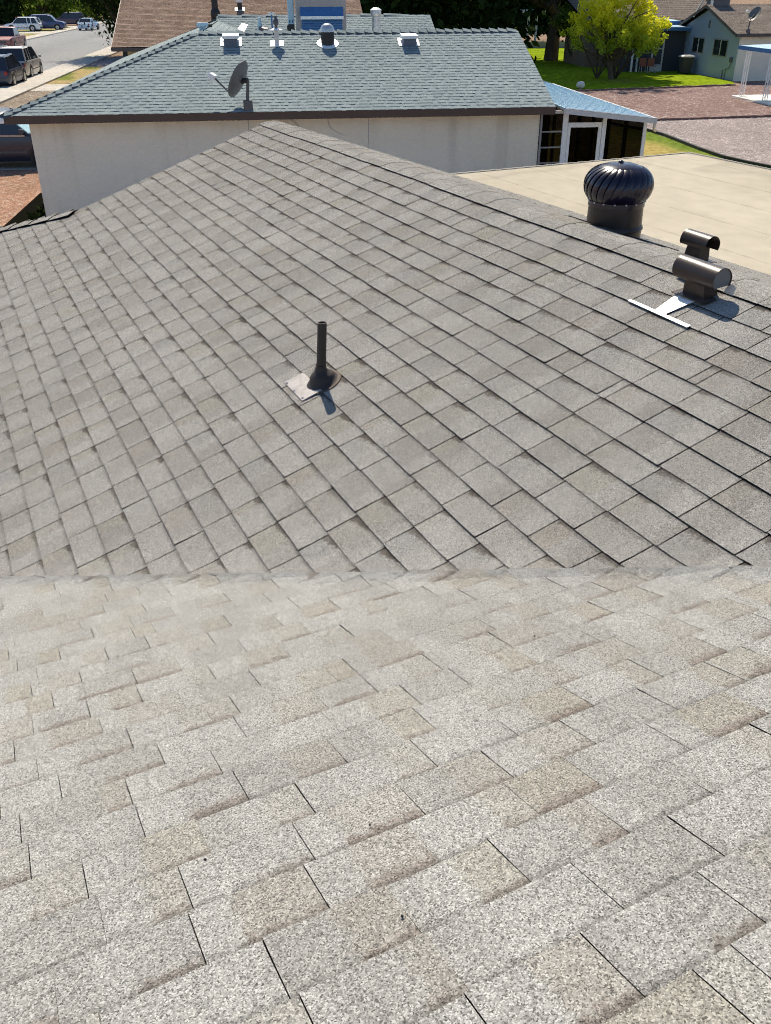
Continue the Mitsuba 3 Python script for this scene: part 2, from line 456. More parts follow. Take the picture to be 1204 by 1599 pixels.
house = thing('shingled_house', 'nearest house, its weathered grey tan shingle roofs meeting in a valley', 'house')
def grid_mesh(fmap, A, D, h):
    AA, DD = np.meshgrid(A, D, indexing='ij')
    v = fmap(AA, DD, np.full(AA.shape, h)).reshape(-1, 3); n = len(D)
    f = [[[i * n + j, (i + 1) * n + j, (i + 1) * n + j + 1], [i * n + j, (i + 1) * n + j + 1, i * n + j + 1]] for i in range(len(A) - 1) for j in range(n - 1)]
    return trimesh.Trimesh(v, np.array(f).reshape(-1, 3), process=False)
scene['roof_felt'] = diffuse((.02, .018, .017))
R_NEAR = add(house, 'roof', grid_mesh(near_map, np.linspace(-1.7, 4.2, 40), np.linspace(-5.4, .45, 60), -.006), 'roof_felt', label='pale near roof slope climbing to the camera')
deck = cat([grid_mesh(far_map, np.linspace(.3, 11.18, 70), np.linspace(1.5, 3.92, 26), -.006), grid_mesh(far_map, np.linspace(2.0, 11.18, 60), np.linspace(-1.1, 1.5, 26), -.006)])
R_FAR = add(house, 'roof', deck, 'roof_felt', label='greyer far roof slope rising from the valley to the ridge')

def score(v):
    c = v.mean(0) - EYE
    z = c @ FWD
    right = np.cross(DOWN, FWD)
    x, y = c @ right / z * 1407.8, c @ DOWN / z * 1407.8
    if z < .2 or abs(x) > 615 or abs(y) > 815: return 0.
    return 1. / (z * z)
sc = np.array([score(t[1]) * (t[1][:, :2].max(0) - t[1][:, :2].min(0)).prod() if t[0] != 'back' else 0. for t in tabs])
best = set(np.argsort(-sc)[:296])
rest = []
for i, (slope, v, f, uv) in enumerate(tabs):
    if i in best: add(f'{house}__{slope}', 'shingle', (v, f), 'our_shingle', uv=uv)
    else: rest.append((v, f, uv))
off = np.cumsum([0] + [len(x[0]) for x in rest])
add(house, 'shingle_field', (np.vstack([x[0] for x in rest]), np.vstack([x[1] + o for x, o in zip(rest, off)])), 'our_shingle', uv=np.vstack([x[2] for x in rest]), kind='stuff', label='farther grey tan shingles running to the ridge and down its back')

for u_, v_, r_ in ((1.30, .19, .003), (.92, .46, .003), (1.22, .53, .0025), (1.9, 1.42, .003)):
    b_ = trimesh.creation.icosphere(1, r_); b_.apply_translation(near_map(v_, -u_ * KN, .008)); add(R_NEAR, 'nail_head', b_, 'black', smooth=True)
# ridge caps, bent over the crest
def ridge_point(a, s, h):
    """s = signed slope distance from the crest, negative on the camera side"""
    a, s, h = (np.asarray(x, float) for x in (a, s, h))
    P = np.where((s < 0)[..., None], far_map(a, v_ridge(a) * KF + s, h), back_map(a, np.maximum(s, 0), h))
    rnd = .030 * np.exp(-(np.abs(s) / .05))
    P[..., 2] -= rnd
    return P
a, kid = .25, 210
while a < 11.15:
    w = TAB * (1 + rng.uniform(-.05, .05)); a1 = min(a + w, 11.22)
    ss = np.array([-.164, -.12, -.07, -.04, -.02, 0, .02, .045, .09, .165])
    xs = np.linspace(a + .0015, a1 - .0015, 4)
    A, S = np.meshgrid(xs, ss, indexing='ij')
    lift = rng.uniform(0, .003)
    H = np.full(A.shape, .0085) + lift * (1 - (xs - a) / w)[:, None] + .002 * (S < -.15)
    ss_w = S + (S == ss[0]) * rng.uniform(-.003, .003)
    top = ridge_point(A, ss_w, H); low = ridge_point(A, ss_w, np.full(A.shape, -.004))
    n, m = A.shape
    uvt = np.stack([S + 1.83 + 4. * (kid % 150), kid + (A - a) * .36], -1)
    vs = [top.reshape(-1, 3)]; us = [uvt.reshape(-1, 2)]; fs = []
    for i in range(n - 1):
        for j in range(m - 1):
            fs += [[i * m + j, (i + 1) * m + j, (i + 1) * m + j + 1], [i * m + j, (i + 1) * m + j + 1, i * m + j + 1]]
    base = n * m
    for idx in ([(i, 0) for i in range(n)], [(i, m - 1) for i in range(n)], [(0, j) for j in range(m)], [(n - 1, j) for j in range(m)]):
        ii, jj = np.array(idx).T
        vs.append(np.vstack([top[ii, jj], low[ii, jj]])); q = len(idx)
        us.append(np.column_stack([np.zeros(2 * q), np.full(2 * q, kid + .75)]))
        for i in range(q - 1): fs += [[base + i, base + q + i, base + q + i + 1], [base + i, base + q + i + 1, base + i + 1]]
        base += 2 * q
    add(R_FAR, 'ridge_cap', (np.vstack(vs), np.array(fs)), 'our_shingle', uv=np.vstack(us))
    a += w; kid += 1
# hip caps running down from the foot of the gable
hip0 = far_map(11.18, 1.322 * KF, .0); hd = (U - V) / math.sqrt(2)
hp = lambda s, c, h: (11.18 + s / math.sqrt(2) + np.minimum(c, 0) * .7071 + 0, (1.322 - s / math.sqrt(2) + np.minimum(c, 0) * .7071), h)
def hip_pt(s, c, h):
    """s along the hip, c across it (negative: on the far slope facing the camera)"""
    u = 11.18 + s * .70711 + c * .70711; v = 1.322 - s * .70711 + c * .70711
    if c <= 0:
        return u * U + v * V + V3(0, 0, ZF + SF * v) + h * nF
    return u * U + v * V + V3(0, 0, ZF + SF * (1.322 - (u - 11.18))) + h * (V3(0, 0, 1) + SF * U) / KF
s, kid = 0., 300
while s < 3.0:
    cs = [-.15, -.08, -.03, 0, .03, .08, .15]
    vs, us, fs = [], [], []
    xs = (s, s + .16, s + .32)
    for lev, hh in ((0, None), (1, -.01)):
        for x in xs:
            for c in cs:
                vs.append(hip_pt(x, c, (.028 - .03 * (x - s)) if hh is None else hh) - V3(0, 0, .012 * math.exp(-abs(c) / .03)))
                us.append((c + 1.84 + 4. * (kid % 150), kid + (x - s) * .4 if lev == 0 else kid + .75))
    m = 7
    for i in range(2):
        for j in range(m - 1): fs += [[i * m + j, (i + 1) * m + j, (i + 1) * m + j + 1], [i * m + j, (i + 1) * m + j + 1, i * m + j + 1]]
    vs, us = np.array(vs), np.array(us)
    o = 21
    side = []
    for i in range(2):
        side += [[i * m, i * m + m, o + i * m + m], [i * m, o + i * m + m, o + i * m]]
    for j in range(m - 1):
        side += [[j, j + 1, o + j + 1], [j, o + j + 1, o + j]]
    sv = vs.copy(); su = us.copy(); su[:, 1] = kid + .75
    add(R_FAR, 'hip_cap', (np.vstack([vs, sv]), np.vstack([np.array(fs), np.array(side) + 42])), 'our_shingle', uv=np.vstack([us, su]))
    s += .30; kid += 1
# hidden hip end, gable triangle, walls and patio roof of the same house
def up_(u, v, z): return u * U + v * V + V3(0, 0, z)
z_hip = ZF + SF * 1.322
hz = lambda du: z_hip - SF * du
add(house, 'hip_slope', cat([quad(up_(11.18, 1.322, hz(0) - .01), up_(13.4, -.9, hz(2.22) - .01), up_(13.4, 8.5, hz(2.22) - .01), up_(11.18, 6.28, hz(0) - .01))]), 'roof_felt', kind='stuff', label='roof end sloping down beyond the gable')
add(house, 'gable_wall', hull([up_(11.02, 1.35, z_hip - .03), up_(11.1, 1.35, z_hip - .03), up_(11.02, 6.2, z_hip - .03), up_(11.1, 6.2, z_hip - .03), up_(11.02, 3.73, 3.32), up_(11.1, 3.73, 3.32)]), 'cream_stucco')
for w in ((.6, 11.6, -.5, 6.9),):
    pass
wall_parts = [hull([up_(a, b, z) for a in (.8, 12.9) for b in (-.5, 7.2) for z in (0, 1.6)])]
add(house, 'wall', wall_parts[0], 'cream_stucco')
# flat coated patio roof
fu0, fu1, fv0, fv1, fz = .3, 12.83, 7.0, 11.82, 2.3
pr = hull([up_(a, b, z) for a in (fu0, fu1) for b in (fv0, fv1) for z in (fz - .2, fz - .015)] + [up_(a, b, fz) for a in (fu0 + .02, fu1 - .02) for b in (fv0 + .02, fv1 - .02)])
def uvs_of(mesh): return np.column_stack([np.array(mesh.vertices) @ U, np.array(mesh.vertices) @ V])
add(house, 'patio_roof', pr, 'roof_coating', uv=uvs_of(pr), label='flat beige coated patio roof behind the ridge')
for nm_, pts_ in (('edge_trim', [(fu1 - .01, fv0), (fu1 + .02, fv1 + .02), fz]), ('edge_trim', [(fu0, fv1 - .01), (fu1 - .012, fv1 + .02), fz])):
    (a0_, b0_), (a1_, b1_), z_ = pts_
    add(house, nm_, hull([up_(a_, b_, q_) for a_ in (a0_, a1_) for b_ in (b0_, b1_) for q_ in (z_ - .12, z_ + .014)]), 'trim_tan')
bs = quad(back_map(.3, .1, -.012), back_map(.3, 4.0, -.012), back_map(11.18, 4.0, -.012), back_map(11.18, .1, -.012))
add(house, 'back_slope', bs, 'roof_felt', kind='stuff', label='lower back of the ridge above the patio roof')

# ------------------------------------------------------------------ vents on the shingled roof
def frame(P, ax, up):
    ax = np.array(ax, float); up = np.array(up, float); ax /= np.linalg.norm(ax)
    side = np.cross(up, ax); side /= np.linalg.norm(side); up = np.cross(ax, side)
    M = np.eye(4); M[:3, 0], M[:3, 1], M[:3, 2], M[:3, 3] = ax, side, up, P
    return M
def placed(mesh, M):
    m = mesh.copy(); m.apply_transform(M); return m

# plumbing vent pipe with rubber boot
PB = far_map(4.735, 1.895, .006)
pv = thing('vent_pipe', 'slim black vent pipe in a bulging black boot, middle of the grey tan roof', 'vent pipe')
pm_ = lathe([(.0275, -.03), (.0275, .365), (.0268, .3665), (.0228, .3665), (.0223, .362), (.0223, .10), (.0, .10)], 32)
pm_.vertices = np.array(pm_.vertices) + np.outer(np.maximum(np.array(pm_.vertices)[:, 2] - .11, 0), [.085, .02, 0]) + PB
add(pv, 'pipe', pm_, 'pipe_black', smooth=40)
slant = frame(PB, U, nF)
boot = lathe([(.118, .001), (.106, .008), (.092, .022), (.084, .036), (.079, .050), (.068, .064), (.052, .076), (.041, .090), (.036, .106), (.0335, .120), (.029, .122)], 40)
bv = np.array(boot.vertices); bv *= [.9, .9, .9]; bv[:, 1] += (.12 - np.clip(bv[:, 2], 0, .12)) * .12
P_up = placed(trimesh.Trimesh(bv, boot.faces, process=False), np.eye(4))
Mt = np.eye(4); Mt[:3, 3] = PB
bm = trimesh.Trimesh(np.array([PB + U * x[0] + V * x[1] + V3(0, 0, x[2] + x[1] * SF * max(0, 1 - x[2] / .1)) for x in bv]), boot.faces, process=False); bm.fix_normals()
add(pv, 'boot', bm, 'rubber', smooth=40)
def plate(fmap, pts, h0, h1):
    """thin plate over a polygon of (a, d)"""
    from shapely.geometry import Polygon
    v, f = trimesh.creation.triangulate_polygon(Polygon(pts), engine='earcut' if HAVE_EARCUT else None)
    n = len(v); top = fmap(v[:, 0], v[:, 1], np.full(n, h1)); bot = fmap(v[:, 0], v[:, 1], np.full(n, h0))
    fs = [list(x) for x in f] + [[n + x[2], n + x[1], n + x[0]] for x in f]
    k = len(pts); tp = fmap(np.array([p[0] for p in pts]), np.array([p[1] for p in pts]), np.full(k, h1)); bp = fmap(np.array([p[0] for p in pts]), np.array([p[1] for p in pts]), np.full(k, h0))
    sv = np.vstack([tp, bp]); sf = [[i, (i + 1) % k, k + (i + 1) % k] for i in range(k)] + [[i, k + (i + 1) % k, k + i] for i in range(k)]
    m = cat([trimesh.Trimesh(np.vstack([top, bot]), fs, process=False), trimesh.Trimesh(sv, sf, process=False)])
    return m
fl = add(pv, 'flashing', plate(far_map, [(4.635, 1.728), (4.945, 1.728), (4.945, 1.86), (4.635, 1.86)], .006, .0125), 'flashing', label='dull white metal flashing under the boot')
for a_, d_ in ((4.92, 1.74), (4.79, 1.738), (4.66, 1.742)):
    h_ = trimesh.creation.icosphere(1, .008); h_.apply_scale([1, 1, .6]); h_.apply_translation(far_map(a_, d_, .015)); add(fl, 'nail_head', h_, 'chrome', smooth=True)
ring = lathe([(.118, 0), (.128, .003), (.120, .005), (.113, .003)], 40)
add(pv, 'sealant_ring', placed(ring, frame(far_map(4.735, 1.895, .006), U, nF)), 'rust', smooth=40)

# hooded vent on the near side of the ridge
def hood_vent(P, up, ax, length, rad, height, stack_l, stack_w, closed, label, flare=1.25):
    k = thing('hooded_roof_vent', label, 'roof vent')
    M = frame(P, ax, up)
    pts = [(sx * stack_l / 2 * fl_, sy * stack_w / 2 * fl_, z) for z, fl_ in ((-.05, flare), (height - rad * .3, 1.)) for sx in (-1, 1) for sy in (-1, 1)]
    add(k, 'stack', placed(hull(pts), M), 'brown_metal')
    th = np.linspace(-.16 * np.pi if not closed else -.22 * np.pi, 1.16 * np.pi if not closed else 1.22 * np.pi, 22)
    xs = np.array([-length / 2, length / 2])
    ro, ri = rad, rad - .003
    v = []; n = len(th)
    for r_ in (ro, ri):
        for x in xs:
            v += [(x, r_ * math.cos(t), height + r_ * math.sin(t)) for t in th]
    f = []
    for i in range(n - 1):
        f += [[i, i + 1, n + i + 1], [i, n + i + 1, n + i]]
        o = 2 * n; f += [[o + i, o + n + i + 1, o + i + 1], [o + i, o + n + i, o + n + i + 1]]
        f += [[i, o + i + 1, i + 1], [i, o + i, o + i + 1], [n + i, n + i + 1, o + n + i + 1], [n + i, o + n + i + 1, o + n + i]]
    add(k, 'hood', placed(trimesh.Trimesh(v, f, process=False), M), 'brown_metal', smooth=35)
    if closed:
        for s_ in (-1, 1):
            c = hull([(s_ * (length / 2 - .006) + e, (rad - .004) * math.cos(t), height + (rad - .004) * math.sin(t)) for t in th for e in (0, .003)])
            add(k, 'end_cap', placed(c, M), 'cap_grey', label='grey metal disc closing the hood' if s_ < 0 else None)
    fp = hull([(sx * stack_l * .9, sy * stack_w * 1.1, z) for sx in (-1, 1) for sy in (-1, 1) for z in (.002, .006)])
    add(k, 'base_flange', placed(fp, M), 'brown_metal')
    return k
hv = hood_vent(far_map(3.60, 3.755, .0), nF * .35 + V3(0, 0, 1) * .65, U, .31, .064, .118, .14, .08, True, 'brown hooded vent with closed grey round end, on this side of the ridge')
add(hv, 'flashing_strip', plate(far_map, [(3.385, 3.484), (3.875, 3.494), (3.875, 3.513), (3.385, 3.507)], .010, .0135), 'white_metal', label='thin white metal strip across the shingles below the vent')
add(hv, 'flashing_tongue', plate(far_map, [(3.585, 3.508), (3.665, 3.508), (3.70, 3.70), (3.55, 3.70)], .010, .0125), 'white_metal', label='white metal tongue leading up to the vent')
add(hv, 'flashing_corner', plate(far_map, [(3.70, 3.80), (3.86, 3.815), (3.86, 3.838), (3.70, 3.83)], .014, .019), 'flashing')
add(hv, 'paper_scrap', hull([far_map(3.40, 3.80, .03), far_map(3.47, 3.80, .03), far_map(3.39, 3.82, .075), far_map(3.46, 3.83, .07), far_map(3.43, 3.815, .035)]), 'off_white')
hood_vent(back_map(4.47, .57, .0), nB * .3 + V3(0, 0, 1) * .7, U, .235, .060, .110, .12, .075, False, 'smaller brown half round vent with an open end, just beyond the ridge')

# spinning turbine vent
TP = back_map(5.11, .38, 0.)
tv = thing('turbine_vent', 'glossy dark purple brown round turbine vent rising from the ridge', 'turbine vent')
RZ = .232
zb = .21                            # head starts here above roof point
prof = [(0.0, .232), (.05, .231), (.09, .227), (.125, .217), (.147, .206), (.152, .198)]
add(tv, 'head_cap', lathe([(r_, z + zb + .012) for r_, z in prof[::-1]] + [(.0, zb + .225)], 48, TP), 'turbine_metal', smooth=45)
knob = trimesh.creation.icosphere(2, .018); knob.apply_scale([1, 1, .7]); knob.apply_translation(TP + V3(0, 0, zb + .248)); add(tv, 'cap_knob', knob, 'turbine_metal', smooth=True)
NV = 26
for i in range(NV):
    vs = []; fs = []
    nz = 13
    for j in range(nz):
        ph = math.radians(-50 + 111 * j / (nz - 1)); sm = .2 + .8 * j / (nz - 1)
        R0 = RZ * math.cos(ph) ** .6; z = .135 * (math.sin(ph) + .766)
        tw = .42 * (j / (nz - 1)) ** 1.6
        for q, (da, rr) in enumerate(((-.02, .90), (.07, .975), (.17, 1.005), (.262, 1.0))):
            th = 2 * np.pi * i / NV + da + tw
            pinch = .965 if (q == 0) else 1.
            vs.append(TP + V3(R0 * (1 - (1 - rr) * sm) * math.cos(th), R0 * (1 - (1 - rr) * sm) * math.sin(th), zb + z))
    for j in range(nz - 1):
        for q in range(3):
            a_ = j * 4 + q; fs += [[a_, a_ + 1, a_ + 5], [a_, a_ + 5, a_ + 4]]
    add(tv, 'vane', trimesh.Trimesh(vs, fs, process=False), 'turbine_metal', smooth=50)
add(tv, 'inner_drum', lathe([(.140, .0), (.195, .05), (.205, .115), (.185, .18), (.130, .225), (0, .225)], 32, TP + V3(0, 0, zb)), 'black', smooth=40)
add(tv, 'collar', lathe([(.186, zb - .03), (.190, zb - .028), (.190, zb + .006), (.184, zb + .010)], 48, TP), 'turbine_metal', smooth=40)
for i in range(16):
    th = 2 * np.pi * i / 16
    b_ = trimesh.creation.icosphere(1, .0065); b_.apply_translation(TP + V3(.192 * math.cos(th), .192 * math.sin(th), zb + .004)); add(tv, 'rivet', b_, 'chrome', smooth=True)
throat = lathe([(.182, zb - .012), (.184, zb - .02), (.187, .06), (.196, .05), (.198, .035), (.190, .025), (.186, -.2)], 48, TP)
add(tv, 'throat', throat, 'brown_metal', smooth=40)
add(tv, 'base_flange', placed(hull([(sx * .30, sy * .27, z) for sx in (-1, 1) for sy in (-1, 1) for z in (-.002, .004)]), frame(back_map(5.11, .47, .012), U, nB)), 'brown_metal')

# ------------------------------------------------------------------ ground
struct('ground', sheet([(-700, -300), (700, -300), (700, 900), (-700, 900)], 0), 'bare_soil')
def rect(x0, x1, y0, y1): return [(x0, y0), (x1, y0), (x1, y1), (x0, y1)]
struct('road', sheet(rect(-26, -14.95, -60, 420), .004), 'asphalt')
def kerb_slab(poly, h): return slab(poly, -.05, h)
struct('pavement', kerb_slab(rect(-14.95, -13.05, -60, 130), .10), 'concrete')
struct('pavement_far', kerb_slab(rect(-27.6, -26.0, -60, 320), .10), 'concrete')
struct('driveway', cat([sheet(rect(-13.05, -5.4, 30.2, 38), .016), sheet(rect(-13.05, -7.3, 55.6, 59.6), .016), sheet(rect(-40, -27.6, 131, 137.3), .016), sheet(rect(-40, -27.6, 153, 158), .016)]), 'concrete')
struct('gravel_bed', sheet(rect(-13.05, -5.05, 20, 30.2), .008), 'brown_gravel')
struct('gravel_bed_tan', sheet(rect(-13.05, -5.05, 38, 55.6), .008), 'tan_gravel')
struct('gravel_bed_pink', sheet([(-13.9 + .85, 73), (-7.5, 73), (-7.5, 84), (-13.05, 84)], .008), 'grey_gravel')
struct('verge', sheet([(-13.05, 59.6), (-11.6, 59.9), (-11.2, 66), (-12.0, 73), (-13.05, 73)], .012), 'verge_grass')
struct('lawn_far', cat([sheet(rect(-42, -27.6, 110, 131), .012), sheet(rect(-42, -27.6, 137.3, 153), .012)]), 'verge_grass')
struct('added_bounce_ground', sheet(rect(-5.05, 8.3, 13.2, 21.2), .008), 'grey_gravel')  # unseen pale ground added to bounce light onto the neighbour's wall
scene['shadow_black'] = diffuse((.008, .008, .006))  # near-black colour of the painted shadow
struct('painted_wall_shadow', sheet(rect(-6.42, -5.1, 21, 26.4), .014), 'shadow_black')  # dark sheet laid in for the shadow beside the wall corner
struct('yard_grass', sheet([(8.4, 14), (15.5, 14), (15.3, 24), (14.87, 27.31), (14.28, 29.3), (14.27, 32.94), (14.16, 35.8), (13.7, 37), (8.4, 37)], .012), 'dry_grass')
struct('gravel_yard_grey', sheet([(15.5, 14), (45, 14), (45, 39.3), (20.87, 39.19), (15.53, 38.69), (12, 38.4), (13.7, 37), (14.16, 35.8), (14.27, 32.94), (14.28, 29.3), (14.87, 27.31), (15.3, 24)], .010), 'grey_gravel')
struct('gravel_yard_red', sheet([(6, 37.4), (12, 38.4), (15.53, 38.69), (20.87, 39.19), (45, 39.3), (45, 54.5), (27, 54.2), (25.59, 52.65), (21.45, 51.82), (17.09, 51.08), (6, 49.5)], .014), 'red_gravel')
struct('lawn', sheet([(6, 49.5), (17.09, 51.08), (21.45, 51.82), (25.59, 52.65), (26.6, 55.2), (26.6, 62.4), (40, 62.4), (40, 97), (-2, 97), (-2, 49.5)], .018), 'lawn_grass')
def ribbon(pts, w, z0, z1):
    from shapely.geometry import LineString
    p = LineString(pts).buffer(w / 2, cap_style=2)
    m = trimesh.creation.extrude_polygon(p, z1 - z0); m.apply_translation([0, 0, z0]); return m
ed = thing('lawn_edging', 'black strip edging curving between the dry grass and the grey gravel', 'edging')
add(ed, 'strip', ribbon([(13.4, 38.2), (13.7, 37), (14.16, 35.8), (14.3, 34.4), (14.27, 32.94), (14.22, 31), (14.28, 29.3), (14.55, 28.2), (14.87, 27.31), (15.3, 24), (15.5, 14)], .10, -.02, .11), 'edging')
def border(pts, step, label):
    k = thing('paver_border', label, 'border')
    L = 0
    for (x0, y0), (x1, y1) in zip(pts[:-1], pts[1:]):
        n_ = int(math.hypot(x1 - x0, y1 - y0) / step); ang = math.atan2(y1 - y0, x1 - x0)
        for i in range(n_):
            x, y = x0 + (x1 - x0) * (i + .5) / n_, y0 + (y1 - y0) * (i + .5) / n_
            m = cbox(-step * .44, step * .44, -.07, .07, -.02, .09 + rng.uniform(-.01, .02), .015)
            m.apply_transform(trimesh.transformations.rotation_matrix(ang + rng.uniform(-.1, .1), [0, 0, 1])); m.apply_translation([x, y, 0])
            add(k, 'paver', m, 'paver')
border([(14.6, 38.6), (15.53, 38.69), (20.87, 39.19), (24, 39.22)], .30, 'row of small dark pavers between red gravel and grey gravel')
border([(14.5, 50.7), (17.09, 51.08), (21.45, 51.82), (25.59, 52.65)], .30, 'row of small dark pavers along the front of the lawn')

# ------------------------------------------------------------------ shared roof builder: stepped shingle courses
def courses(P0, ax, upv, a_lo, a_hi, length, E_, T=.012, u0=0, teeth=0., seed=1):
    """stepped courses on the plane through P0 spanned by unit ax and unit upv; a_lo(d), a_hi(d) give the course ends; teeth: share of raised tabs"""
    ax, upv, P0 = (np.array(x, float) for x in (ax, upv, P0))
    nn = np.cross(ax, upv); nn /= np.linalg.norm(nn)
    if nn[2] < 0: nn = -nn
    r = np.random.default_rng(seed)
    vs, us, fs = [], [], []
    def q4(p, uvq):
        o = len(vs); vs.extend(p); us.extend(uvq); fs.extend([[o, o + 1, o + 2], [o, o + 2, o + 3]])
    n_ = int(math.ceil(length / E_))
    for k in range(n_):
        d0, d1 = k * E_, min((k + 1) * E_, length)
        l0, l1, h0, h1 = a_lo(d0), a_lo(d1), a_hi(d0), a_hi(d1)
        pt = lambda a, d, h: P0 + ax * a + upv * d + nn * h
        q4([pt(l0, d0, T), pt(h0, d0, T), pt(h1, d1, 0), pt(l1, d1, 0)], [(l0 + u0, k), (h0 + u0, k), (h1 + u0, k + .3), (l1 + u0, k + .3)])
        q4([pt(l0, d0, -.002), pt(h0, d0, -.002), pt(h0, d0, T), pt(l0, d0, T)], [(0, k + .75)] * 4)
        if teeth:
            a = l0 + r.uniform(0, .2)
            while a < h0 - .1:
                w = r.uniform(.12, .33); b = min(a + w, h0 - .02)
                if b - a > .05:
                    e = .006
                    q4([pt(a, d0, T + e), pt(b, d0, T + e), pt(b, d1, e * .6), pt(a, d1, e * .6)], [(a + 50, k), (b + 50, k), (b + 50, k + .3), (a + 50, k + .3)])
                    q4([pt(a, d0, -.002), pt(b, d0, -.002), pt(b, d0, T + e), pt(a, d0, T + e)], [(0, k + .75)] * 4)
                    q4([pt(a, d0, T), pt(a, d0, T + e), pt(a, d1, e * .6), pt(a, d1, 0)], [(0, k + .75)] * 4)
                    q4([pt(b, d0, T), pt(b, d0, T + e), pt(b, d1, e * .6), pt(b, d1, 0)], [(0, k + .75)] * 4)
                a = b + r.uniform(.06, .26) / max(teeth, .1) * .5
    return (np.array(vs), np.array(fs)), np.array(us)
def add_courses(parent, mat, *a, label=None, name='shingles', **k):
    m, uv = courses(*a, **k)
    return add(parent, name, m, mat, uv=uv, kind='stuff', label=label)

# ------------------------------------------------------------------ the grey roofed neighbour
nb = thing('grey_roofed_house', 'cream stucco house with a blue grey shingle roof and dark brown fascia', 'house')
S = .347; ks = math.sqrt(1 + S * S)
YE, YR, XL, XRr, XH, ZE, ZR = 20.85, 24.67, -5.48, 6.115, -1.656, 2.537, 2.537 + .347 * 3.82
wl = add(nb, 'wall', cat([box(-5.12, 5.88, 21.2, 38.4, 0, 2.46), hull([(5.74, 21.3, 2.46), (5.88, 21.3, 2.46), (5.74, 28.1, 2.46), (5.88, 28.1, 2.46), (5.74, 24.67, 3.7), (5.88, 24.67, 3.7)])]), 'cream_stucco', label='cream stucco wall streaked with faint stains')
for x in (-.55, 2.05):
    add(nb, 'wall_joint', box(x - .006, x + .006, 21.194, 21.21, .0, 2.36), 'mid_grey')
rf = add(nb, 'roof', cat([
    hull([(XL + .01, YE + .01, ZE - .02), (XRr - .01, YE + .01, ZE - .02), (XRr - .01, YR, ZR - .02), (XH, YR, ZR - .02), (XL + .01, YE + .01, ZE - .06), (XRr - .01, YE + .01, ZE - .06), (XRr - .01, YR, ZR - .06), (XH, YR, ZR - .06)]),
    hull([(XH, YR, ZR - .02), (XRr - .01, YR, ZR - .02), (XRr - .01, 28.5, ZE - .06), (XH, 28.5, ZE - .06), (XH, YR, ZR - .07), (XRr - .01, YR, ZR - .07)]),
    hull([(XL + .01, YE + .02, ZE - .02), (XL + .01, 39, ZE - .02), (XH, 35, ZR - .02), (XH, YR, ZR - .02), (XH, 35, ZR - .08), (XL + .01, 39, ZE - .06)]),
    hull([(XH, 35, 3.94), (5.5, 35, 3.94), (5.5, 31, 2.58), (XH, 31, 2.58), (XH, 35, 3.8), (5.5, 35, 3.8)]),
    hull([(XH, 35, 3.94), (5.5, 35, 3.94), (5.5, 39.0, 2.45), (XL, 39, 2.45), (XH, 35, 3.8), (5.5, 35, 3.8)]),
    hull([(XH, 26, ZR - .03), (XH, 34.5, ZR - .03), (2.2, 26, 2.48), (2.2, 34.5, 2.48), (XH, 26, 3.6)])]), 'grey_shingle', uv=None)
upn = V3(0, 1, S) / ks
add_courses(rf, 'grey_shingle', (0, YE - .02, ZE), (1, 0, 0), upn, lambda d: XL + (d / ks), lambda d: XRr, 3.83 * ks, .14, T=.006, teeth=1., seed=5, label='blue grey laminated shingles with broken dark shadow lines')
add_courses(rf, 'grey_shingle', (XL - .02, 0, ZE), (0, -1, 0), V3(1, 0, S) / ks, lambda d: -39 + d / ks, lambda d: -YE - d / ks, 3.83 * ks, .145, T=.009, seed=6)
add_courses(rf, 'grey_shingle', (2.2, 0, ZR - S * 3.85), (0, 1, 0), V3(-1, 0, S) / ks, lambda d: 25.5, lambda d: 34.9, 3.84 * ks, .145, T=.007, seed=7)
add_courses(rf, 'grey_shingle', (0, 31, 2.60), (1, 0, 0), upn, lambda d: -1.7, lambda d: 5.55, 4.0 * ks, .145, T=.007, teeth=1., seed=8)
def cap_row(parent, p, q, nw, w, step, name):
    """row of bent cap shingles from p to q; nw: list of the two down-slope unit vectors either side"""
    p, q = np.array(p, float), np.array(q, float); L = np.linalg.norm(q - p); d = (q - p) / L
    n_ = int(L / step)
    for i in range(n_):
        s0, s1 = p + d * i * step, p + d * (i + 1.12) * step
        up = V3(0, 0, 1)
        v = [s0 + nw[0] * w + up * .060, s0 + up * .075, s0 + nw[1] * w + up * .060, s1 + nw[0] * w + up * .02, s1 + up * .028, s1 + nw[1] * w + up * .02]
        v += [x - up * .065 for x in v]
        f = [[0, 1, 4], [0, 4, 3], [1, 2, 5], [1, 5, 4], [0, 6, 7], [0, 7, 1], [1, 7, 8], [1, 8, 2], [0, 3, 9], [0, 9, 6], [2, 8, 11], [2, 11, 5]]
        r_ = rng.uniform(0, 9)
        vv = np.array(v); m = trimesh.Trimesh(vv, f, process=False)
        f = np.array(f); v2 = np.vstack([vv, vv])
        f2 = np.vstack([f[:4], f[4:] + 12])
        uv = np.column_stack([np.full(24, r_), [3.1] * 12 + [3.75] * 12])
        add(parent, name, (v2, f2), 'grey_shingle', uv=uv)
sx = lambda a, b: V3(a, b, -S * 1.0) / math.sqrt(a * a + b * b + S * S)
cap_row(rf, (XL, YE, ZE), (XH, YR, ZR), [sx(0, -1) * .8, sx(-1, 0) * .8], .15, .22, 'hip_cap')
cap_row(rf, (XH, YR, ZR), (XRr, YR, ZR), [sx(0, -1), sx(0, 1)], .14, .22, 'ridge_cap')
cap_row(rf, (XH, 35, 3.97), (5.5, 35, 3.97), [sx(0, -1), sx(0, 1)], .13, .8, 'ridge_cap')
